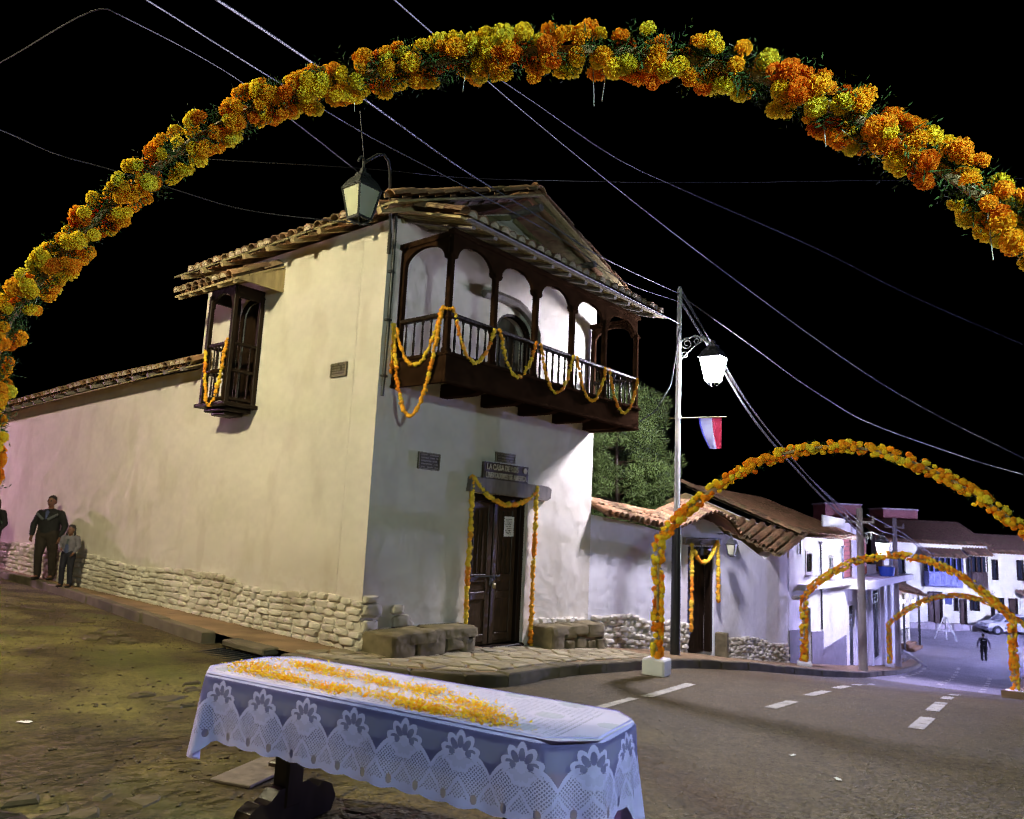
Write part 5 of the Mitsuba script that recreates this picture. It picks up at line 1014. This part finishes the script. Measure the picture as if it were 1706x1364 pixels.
b = MB(); b.poly(Polygon([(-.1, .08), (18.0, -.12), (18.0, .16), (-.1, .36)]), bm(.75), 1.3); obj('floor_slab', b, 'plaster_white', bh)
for u0, z0_, u1, z1_, mt in doors:
    dk_ = key('shop_door', bh); b = MB(); b.poly(sbox(u0, z0_, u1, z1_), bm(-.12), .04); obj('leaf', b, mt, dk_); b = MB()
    for k in range(5): b.bar(bp_(u0 + (u1 - u0) * (k + .5) / 5, z0_, -.09), bp_(u0 + (u1 - u0) * (k + .5) / 5, z1_, -.09), .05)
    for k in range(3): b.bar(bp_(u0, z1_ - .2 - k * .18, -.08), bp_(u1, z1_ - .2 - k * .18, -.08), .03)
    obj('bars', b, 'iron', dk_)
ub = None
for pg_, o_, t_ in ((sbox(.05, .34, 3.7, 2.5), -.35, .25), (sbox(3.72, .34, 4.9, 2.3), -.3, .35), (sbox(8.9, .3, 18, 2.4), -3.2, .2), (sbox(14.6, .3, 15.2, 2.2), -.4, .3)): b = MB(); b.poly(pg_, bm(o_), t_); ub = obj('upper_wall', b, 'mortar', bh) if ub is None else (obj('upper_wall', b, 'mortar', bh) and ub)
b = MB(); b.poly(sbox(3.75, .34, 4.85, 2.36), bm(-.24), .05); b.poly(sbox(-2.2, 2.12, 3.7, 2.62), bm(-.28), .05); b.poly(sbox(-.0, .34, 1.55, 2.11), bm(-.27), .05); obj('plaster_column', b, 'plaster_white', bh)
b = MB(); b.poly(sbox(5.2, .32, 8.4, 2.0), bm(-.35), .2); obj('panel_wall', b, 'mortar', bh)
for u0, u1, z1_ in ((1.6, 3.7, 2.1), (5.25, 8.35, 2.0)):
    for r_ in range(int((z1_ - .36) / .17)):
        for q in range(int((u1 - u0) / .52) + 2):
            ua = u0 + q * .52 - (.26 if r_ % 2 else 0) + .01; ue = min(ua + .49, u1); ua = max(ua, u0)
            if ue - ua < .1: continue
            b = MB(); b.poly(sbox(ua, .37 + r_ * .17, ue, .37 + r_ * .17 + .15), bm(-.33), .08); obj('brick', b, 'brick', ub)
b = MB(); b.box(bp_(2.9, -.25, .3), (.9, .06, .42), np.stack([BD, BN, V(0, 0, 1)], 1)); obj('shop_board', b, 'cloth_navy', bh)
b = MB(); b.add(*lathe([(.0, 0), (.30, 0), (.38, .42), (.35, .43), (.28, .05), (0, .05)], 12)); m = b.mesh(); m.vertices += bp_(9.6, .26, .35)
obj('plastic_tub', m, 'tub_blue', smooth=40, label='blue plastic tub standing on the brick house terrace', cat='tub')
b = MB(); b.add(*lathe([(.0, 0), (.16, 0), (.22, .38), (.20, .39), (.14, .05), (0, .05)], 12)); m = b.mesh(); m.vertices += bp_(10.7, .25, .35)
obj('plastic_bucket', m, 'cloth_red', smooth=40, label='red plastic bucket beside the blue tub on the terrace', cat='bucket')

# ------------------------------------------------------------------ concrete poles and the lamp on the first
for i_, (x, y, zt_, lb) in enumerate(((19.25, -1.15, 2.83, 'concrete utility pole in front of the white house'), (34.05, 1.15, 3.0, 'second concrete utility pole behind, beside the brick house terrace'))):
    po = thing('utility_pole', lb, 'utility pole'); z0_ = float(G(x, y)) - .2; b = MB(); b.tube([(x, y, z0_), (x, y, zt_)], [.14, .10], 10); obj('shaft', b, 'concrete', po, smooth=40)
    b = MB(); b.bar((x - .1, y - .45, zt_ - .45), (x + .1, y + .45, zt_ - .45), .08)
    for dy_ in (-.4, .4): b.add(*(lambda q: (q[0] + V(x, y + dy_, zt_ - .42), q[1]))(lathe([(.03, 0), (.05, .05), (.03, .1), (.05, .14), (0, .18)], 8)))
    obj('crossarm', b, 'concrete', po)
pl_ = thing('bracket_lamp', 'lit lantern on scrolled bracket fixed to the first concrete pole', 'street lamp'); b = MB()
b.tube([(19.25, -1.15, 2.0), (20.0, -1.3, 2.1), tuple(LAMP_E + V(0, 0, .42))], .025, 7)
for c_, r_ in (((.4, 1.85), .2), ((.8, 1.95), .13)): a = np.linspace(0, 9, 24); b.tube([(19.25 + c_[0] + (r_ * (1 - .07 * t)) * math.cos(t), -1.2 - .1 * c_[0], c_[1] + (r_ * (1 - .07 * t)) * math.sin(t)) for t in a], .016, 5)
obj('bracket', b, 'steel_pale', pl_); lantern_parts(pl_, LAMP_E, .36, None, 'E')
# ------------------------------------------------------------------ porch at the bottom of the street
pc = thing('porch', 'small tiled porch on thin posts with bare bulbs beside the square', 'porch')
b = MB(); b.box((51.2, 6.2, -3.1), (4.5, 3.0, 4.2)); obj('wall', b, 'plaster_white', pc)
tile_rows(pc, (49.6, 4.25, -1.35), (52.9, 3.35, -1.75), unit(V(.1, 1, .5)), 12, 2, seed=60, sheet=2.0)
for x, y in ((50.2, 4.35), (52.75, 3.95)): b = MB(); b.tube([(x, y, -5.2), (x, y, -1.5)], .07, 8); obj('post', b, 'iron', pc)
b = MB(); b.box((51.6, 4.4, -4.95), (2.3, .5, .35), None, .03); b.box((51.6, 4.1, -5.1), (2.5, .6, .2), None, .03); obj('steps', b, 'mortar', pc)
b = MB()
for k in range(8): b.bar((50.4 + k * .28, 4.6, -4.7), (50.4 + k * .28, 4.6, -3.9), .03)
b.bar((50.2, 4.6, -3.9), (52.6, 4.55, -3.9), .05); obj('railing', b, 'iron', pc)
for lb, p in (('bare warm bulb at the left end of the porch', (49.5, 4.2, -1.95)), ('brightest bare bulb under the middle of the porch roof', (51.9, 4.1, -2.05)), ('bare bulb at the right post of the porch', (52.7, 3.72, -2.2))):
    bk = thing('bulb', lb, 'light bulb'); m = trimesh.creation.icosphere(1, .09); scene[key('globe', bk)] = emit(np.array(m.vertices) + V(*p), m.faces, 'W'); b = MB(); b.tube([V(*p) + V(0, 0, .08), V(*p) + V(0, 0, .4)], .015, 5); obj('cord', b, 'cable', bk)

# ------------------------------------------------------------------ houses across the square
HO = V(69.2, 8.0, 0); HD = unit(V(4.8, -5.8, 0)); HN = V(HD[1], -HD[0], 0); HN = HN if np.dot(HN, V(-1, -.5, 0)) > 0 else -HN
hm = lambda o: PL(HO + HN * o, HD, (0, 0, 1), -HN); hp_ = lambda u, z, o=0.: HO + HD * u + HN * o + V(0, 0, z)
h1 = thing('balcony_house', 'far white house with a long blue enclosed balcony', 'house')
P_ = sbox(-2.5, -5.8, 7.2, 1.95); holes = [(1.7, -5.0, 2.9, -2.3), (4.5, -5.0, 5.05, -2.85), (4.0, -3.85, 4.32, -2.7), (5.45, -3.75, 6.2, -2.75), (4.55, -.9, 4.9, 1.0), (-1.6, -1.6, -.3, 1.0)]
for q in holes: P_ = P_.difference(sbox(*q))
b = MB(); b.poly(P_, hm(0), .4); wv = obj('wall', b, 'plaster_white', h1)
def opening(house_, q, nm, mt, nmull=1):
    wk = key(nm, house_); b = MB(); b.poly(sbox(*q), hm(-.2), .05); obj('pane' if nm == 'window' else 'leaf', b, mt, wk); b = MB(); b.poly(sbox(q[0] - .06, q[1], q[2] + .06, q[3] + .06).difference(sbox(q[0] + .05, q[1] + .05, q[2] - .05, q[3] - .05)), hm(.03), .1)
    for k in range(nmull): b.bar(hp_(q[0] + (q[2] - q[0]) * (k + 1) / (nmull + 1), q[1], -.12), hp_(q[0] + (q[2] - q[0]) * (k + 1) / (nmull + 1), q[3], -.12), .05)
    obj('frame', b, 'wood_dark', wk)
opening(h1, holes[0], 'door', 'wood_door'); opening(h1, holes[1], 'door', 'wood_door', 0)
for q in holes[2:]: opening(h1, q, 'window', 'glass_dark')
b = MB(); b.poly(sbox(3.2, -3.3, 3.8, -2.6), hm(.04), .04); obj('wall_plate', b, 'cloth_blue', h1)
def box_balcony(house_, u0, u1, z0_, z1_, mt, npost, d=.9):
    bk = key('enclosed_balcony', house_); um = (u0 + u1) / 2; Rm = np.stack([HD, HN, V(0, 0, 1)], 1); b = MB(); zr_ = z0_ + (z1_ - z0_) * .52
    b.box(hp_(um, (z0_ + zr_) / 2, d / 2), (u1 - u0, d, zr_ - z0_), Rm, .03); obj('panels', b, mt, bk); n = npost
    for k in range(n): b = MB(); ua = u0 + (u1 - u0) * k / n + .05; ub_ = u0 + (u1 - u0) * (k + 1) / n - .05; b.poly(sbox(ua, z0_ + .15, ub_, zr_ - .12), hm(d + .02), .03); obj('panel', b, mt, bk)
    for k in range(n + 1): b = MB(); b.bar(hp_(u0 + (u1 - u0) * k / n, zr_, d - .04), hp_(u0 + (u1 - u0) * k / n, z1_, d - .04), .09); obj('post', b, mt, bk)
    b = MB(); b.box(hp_(um, (zr_ + z1_) / 2, d * .4), (u1 - u0 - .1, d * .6, z1_ - zr_), Rm); obj('pane', b, 'glass_dark', bk)
    tile_rows(bk, hp_(u0 - .4, z1_ + .05, d + .45), hp_(u1 + .4, z1_ + .05, d + .45), unit(-HN * 1.0 + V(0, 0, .55)), max(6, int((u1 - u0 + .8) / .26)), 1, seed=int(u0 * 9), sheet=1.5, mat='tile_3')
box_balcony(h1, 1.35, 4.35, -1.75, .75, 'wood_blue', 6)
box_balcony(h1, 5.3, 6.7, -1.75, 1.0, 'wood_door', 3, .7)
tile_rows(h1, hp_(-2.6, 1.95, .5), hp_(7.4, 1.95, .5), unit(-HN + V(0, 0, .42)), 36, 1, seed=71, sheet=5.5, mat='tile_3')
b = MB()
for k in range(9): b.box(hp_(-.2 + k * .75, -5.15, .8 + .1 * (k % 2)), (.7, .6, .5 + .1 * (k % 3)), np.stack([HD, HN, V(0, 0, 1)], 1), .06)
obj('step_blocks', b, 'concrete', h1, kind='stuff')
h2 = thing('far_house', 'far white house at the right edge with narrow upper windows', 'house')
P_ = sbox(7.25, -5.8, 13.5, 1.35); holes = [(7.75, -.95, 8.2, .75), (10.0, -.9, 10.5, .8), (8.1, -3.8, 8.6, -2.6), (9.1, -5.0, 9.8, -2.6), (10.8, -4.0, 11.5, -2.6), (7.5, -4.3, 7.75, -2.8)]
for q in holes: P_ = P_.difference(sbox(*q))
b = MB(); b.poly(P_, hm(-.3), .4); obj('wall', b, 'plaster_white', h2)
for k, q in enumerate(holes):
    wk = key('door' if k == 3 else 'window', h2); b = MB(); b.poly(sbox(*q), hm(-.5), .05); obj('leaf' if k == 3 else 'pane', b, 'wood_door' if k == 3 else 'glass_dark', wk); b = MB(); b.poly(sbox(q[0] - .06, q[1] - .05, q[2] + .06, q[3] + .06).difference(sbox(q[0] + .04, q[1] + .04, q[2] - .04, q[3] - .04)), hm(-.27), .1); obj('frame', b, 'wood_dark', wk)
b = MB(); b.box(hp_(11.6, -1.2, .1), (1.6, .5, .2), np.stack([HD, HN, V(0, 0, 1)], 1), .02); obj('ledge', b, 'plaster_white', h2)
tile_rows(h2, hp_(7.1, 1.35, .3), hp_(13.5, 1.35, .3), unit(-HN + V(0, 0, .4)), 22, 1, seed=72, sheet=4.5, mat='tile_3')
tile_rows(h2, hp_(9.6, -2.3, .9), hp_(12.5, -2.3, .9), unit(-HN + V(0, 0, .4)), 9, 1, seed=73, sheet=1.2, mat='tile_3')
for (u, o, w_, d_, z0_, z1_, lb) in ((2.6, -7.5, 3.4, 3.0, 2.6, 5.1, 'bare brick roof room above the blue balcony house'), (-2.6, -8.5, 3.6, 3.0, 2.4, 5.4, 'bare brick block behind the second concrete pole')):
    rr_ = thing('brick_block', lb, 'building'); Rm = np.stack([HD, HN, V(0, 0, 1)], 1); b = MB(); b.box(hp_(u, (z0_ + z1_) / 2, o), (w_, d_, z1_ - z0_), Rm, .02); obj('wall', b, 'brick_dark', rr_); b = MB(); b.box(hp_(u, z1_ + .08, o), (w_ + .2, d_ + .2, .16), Rm, .02); obj('roof_slab', b, 'concrete', rr_)
    b = MB(); b.box(hp_(u, z0_ - 3, o), (w_ - .2, d_ - .2, 6), Rm); obj('lower_wall', b, 'plaster_white', rr_)
# right hand pavement beyond the crossing
rp2 = np.array([(x, -5.15 + .085 * (x - 16.2)) for x in np.linspace(16.2, 42, 40)]); bk2 = rp2 + V(.6, -7.0); z2 = G(rp2[:, 0], rp2[:, 1]) + .17
v = np.vstack([np.c_[rp2, z2 - .45], np.c_[rp2, z2], np.c_[bk2, z2 + .1]]); f = [[r_ * 40 + k, r_ * 40 + k + 1, (r_ + 1) * 40 + k + 1, (r_ + 1) * 40 + k] for r_ in (0, 1) for k in range(39)]; v = np.vstack([v, [[*bk2[0], z2[0] - .5]]]); f += [[0, 40, 80, 120]]
obj('pavement', MB().add(v, f), 'pavement', kind='structure', label='raised pavement along the other side of the main street')

# ------------------------------------------------------------------ car, barriers
ca = thing('parked_car', 'silver grey car parked on the square before the far houses', 'car')
CO = V(71.2, 2.1, float(G(71, 2)) + .0); CX = HD; CY = HN; cm = lambda y: PL(CO + CY * y, CX, (0, 0, 1), -CY)
prof = [(-.75, .35), (-.85, .62), (-.70, .92), (.25, 1.06), (1.05, 1.62), (2.7, 1.68), (3.45, 1.20), (3.75, 1.05), (3.80, .42), (3.45, .33), (3.35, .55), (3.05, .72), (2.72, .72), (2.42, .55), (2.33, .32), (.47, .32), (.40, .55), (.12, .72), (-.18, .72), (-.45, .55), (-.52, .32)]
b = MB(); b.poly(Polygon(prof).buffer(.03).buffer(-.03), cm(.85), 1.7); obj('body', b, 'car_silver', ca, smooth=25)
b = MB(); b.poly(Polygon([(.42, 1.07), (1.10, 1.55), (2.6, 1.60), (3.2, 1.17)]).buffer(-.03), cm(.865), .02); b.poly(Polygon([(.42, 1.07), (1.10, 1.55), (2.6, 1.60), (3.2, 1.17)]).buffer(-.03), cm(-.845), .02); b.add([CO + CX * x + CY * y + V(0, 0, z + .025) for x, z in ((.32, 1.11), (1.0, 1.58)) for y in (-.7, .7)], [[0, 1, 3, 2]]); obj('side_window', b, 'glass_dark', ca)
b = MB(); b.box(CO + CX * -.86 + V(0, 0, .48), (.12, 1.7, .22), np.stack([CX, CY, V(0, 0, 1)], 1), .04); b.poly(Polygon([(-.80, .36), (-.80, .55), (-.55, .6), (-.5, .36)]), cm(.87), .03); obj('bumper', b, 'car_dark', ca)
for y in (.62, -.62): b = MB(); b.box(CO + CX * -.74 + CY * y + V(0, 0, .80), (.22, .36, .14), np.stack([CX, CY, V(0, 0, 1)], 1), .04); obj('headlight', b, 'car_light', ca)
for x in (-.02, 2.88):
    for y in (.80, -.80):
        wk = key('wheel', ca); Wm = PL(CO + CX * x + CY * y + V(0, 0, .34), CX, (0, 0, 1), CY); m = trimesh.creation.torus(.25, .10, 20, 10); obj('tyre', MB().tm(m, Wm), 'rubber', wk, smooth=50); m = trimesh.creation.cylinder(.19, .16, sections=14); obj('rim', MB().tm(m, Wm), 'alloy', wk)
b = MB(); b.bar(CO + CX * .75 + CY * .93 + V(0, 0, 1.12), CO + CX * .75 + CY * .93 + V(0, 0, 1.26), .2, .1); obj('mirror', b, 'car_dark', ca)
tr_ = thing('trestle_sign', 'white A shaped trestle standing in the square before the far houses', 'barrier'); o = V(61.5, 3.9, float(G(61.5, 3.9)))
for dy_, dx_ in ((-.75, -.2), (.75, -.2), (0, .6)): b = MB(); b.bar(o + V(dx_ * .55, dy_ * 1.0, 0), o + V(0, dy_ * .12, 1.75), .09); obj('leg', b, 'block_white', tr_)
b = MB(); b.bar(o + V(-.08, -.45, .7), o + V(-.08, .45, .7), .08); obj('crossbar', b, 'block_white', tr_)
sh = thing('sawhorse', 'low white sawhorse barrier lying at the kerb near the farthest arch', 'barrier'); o = V(41.9, 2.0, float(G(41.9, 2.0)))
b = MB(); b.bar(o + V(-1.2, -.1, .55), o + V(1.2, .9, .55), .12); obj('beam', b, 'block_white', sh)
for a_ in (-.9, .9):
    for s_ in (-1, 1): b = MB(); b.bar(o + V(a_, a_ * .42 + .4, .55), o + V(a_ + .2 * s_, a_ * .42 + .4 - .75 * s_, 0), .10); obj('leg', b, 'block_white', sh)
# ------------------------------------------------------------------ tree behind the garden wall
te = thing('tree', 'soft needled green tree rising behind the garden wall', 'tree'); r8 = np.random.default_rng(44); TP = V(11.0, 2.75, -.7)
b = MB(); b.tube(spline([TP, TP + V(.05, .05, 2.2), TP + V(-.05, .1, 4.4), TP + V(0, .1, 6.2)], 12), np.linspace(.12, .02, 12), 8); obj('trunk', b, 'wood_table', te, smooth=50)
b = MB(); Vv, Ff = [], []; pads = []
for k in range(210):
    h = r8.uniform(1.5, 6.5); a = r8.uniform(0, 6.283); mx = 1.6 * max(.05, 1 - abs((h - 3.7) / 2.95) ** 2.4) ** .5; L = mx * r8.uniform(.3, 1.05) ** .6; p0 = TP + V(0, .08, h * .93); d = unit(V(math.cos(a), math.sin(a), r8.uniform(-.15, .5))); p1 = p0 + d * L
    if k < 60: b.tube([p0, (p0 + p1) / 2 + V(0, 0, .08), p0 + d * L * .8], [.025, .016, .006], 5, False)
    pads.append((p1, r8.uniform(.22, .42)))
for c, R0 in pads:
    for _ in range(330):
        o = r8.normal(size=3); o = unit(o) * R0 * r8.uniform(.15, 1.0) ** .5 * V(1, 1, .75); q0 = c + o; t = unit(o * 1.2 / R0 + r8.normal(size=3) * .7 + V(0, 0, .25)); L2 = r8.uniform(.07, .16); s2 = unit(np.cross(t, r8.normal(size=3))) * .010; i0 = len(Vv)
        Vv += [q0 - s2, q0 + s2, q0 + t * L2]; Ff.append((i0, i0 + 1, i0 + 2))
obj('limbs', b, 'wood_table', te); obj('crown', MB().add(Vv, Ff), 'leaf_pine', te, kind='stuff')
# ------------------------------------------------------------------ the lamps that stand outside the picture
for nm, pos, lb, arm in (('B', LAMP_B, 'street lamp across the side street lighting the long house wall', V(-1.1, .2, 0)), ('C', LAMP_C, 'street lamp farther up the side street', V(-1.0, .3, 0)), ('D', LAMP_D, 'street lamp behind the viewpoint', V(.6, -1.0, 0)), ('F', LAMP_F, 'street lamp on the square at the bottom of the street', V(.4, -1.0, 0))):
    lt = thing('street_lamp', lb, 'street lamp'); f0 = pos + arm; b = MB(); g0 = float(G(f0[0], f0[1])); b.tube(spline([(f0[0], f0[1], g0), (f0[0], f0[1], pos[2] + .3), tuple(f0 * .6 + pos * .4 + V(0, 0, .62)), tuple(pos + V(0, 0, .46))], 16), .06, 8); obj('pole', b, 'steel_pale', lt)
    lantern_parts(lt, pos, .36, None, nm)
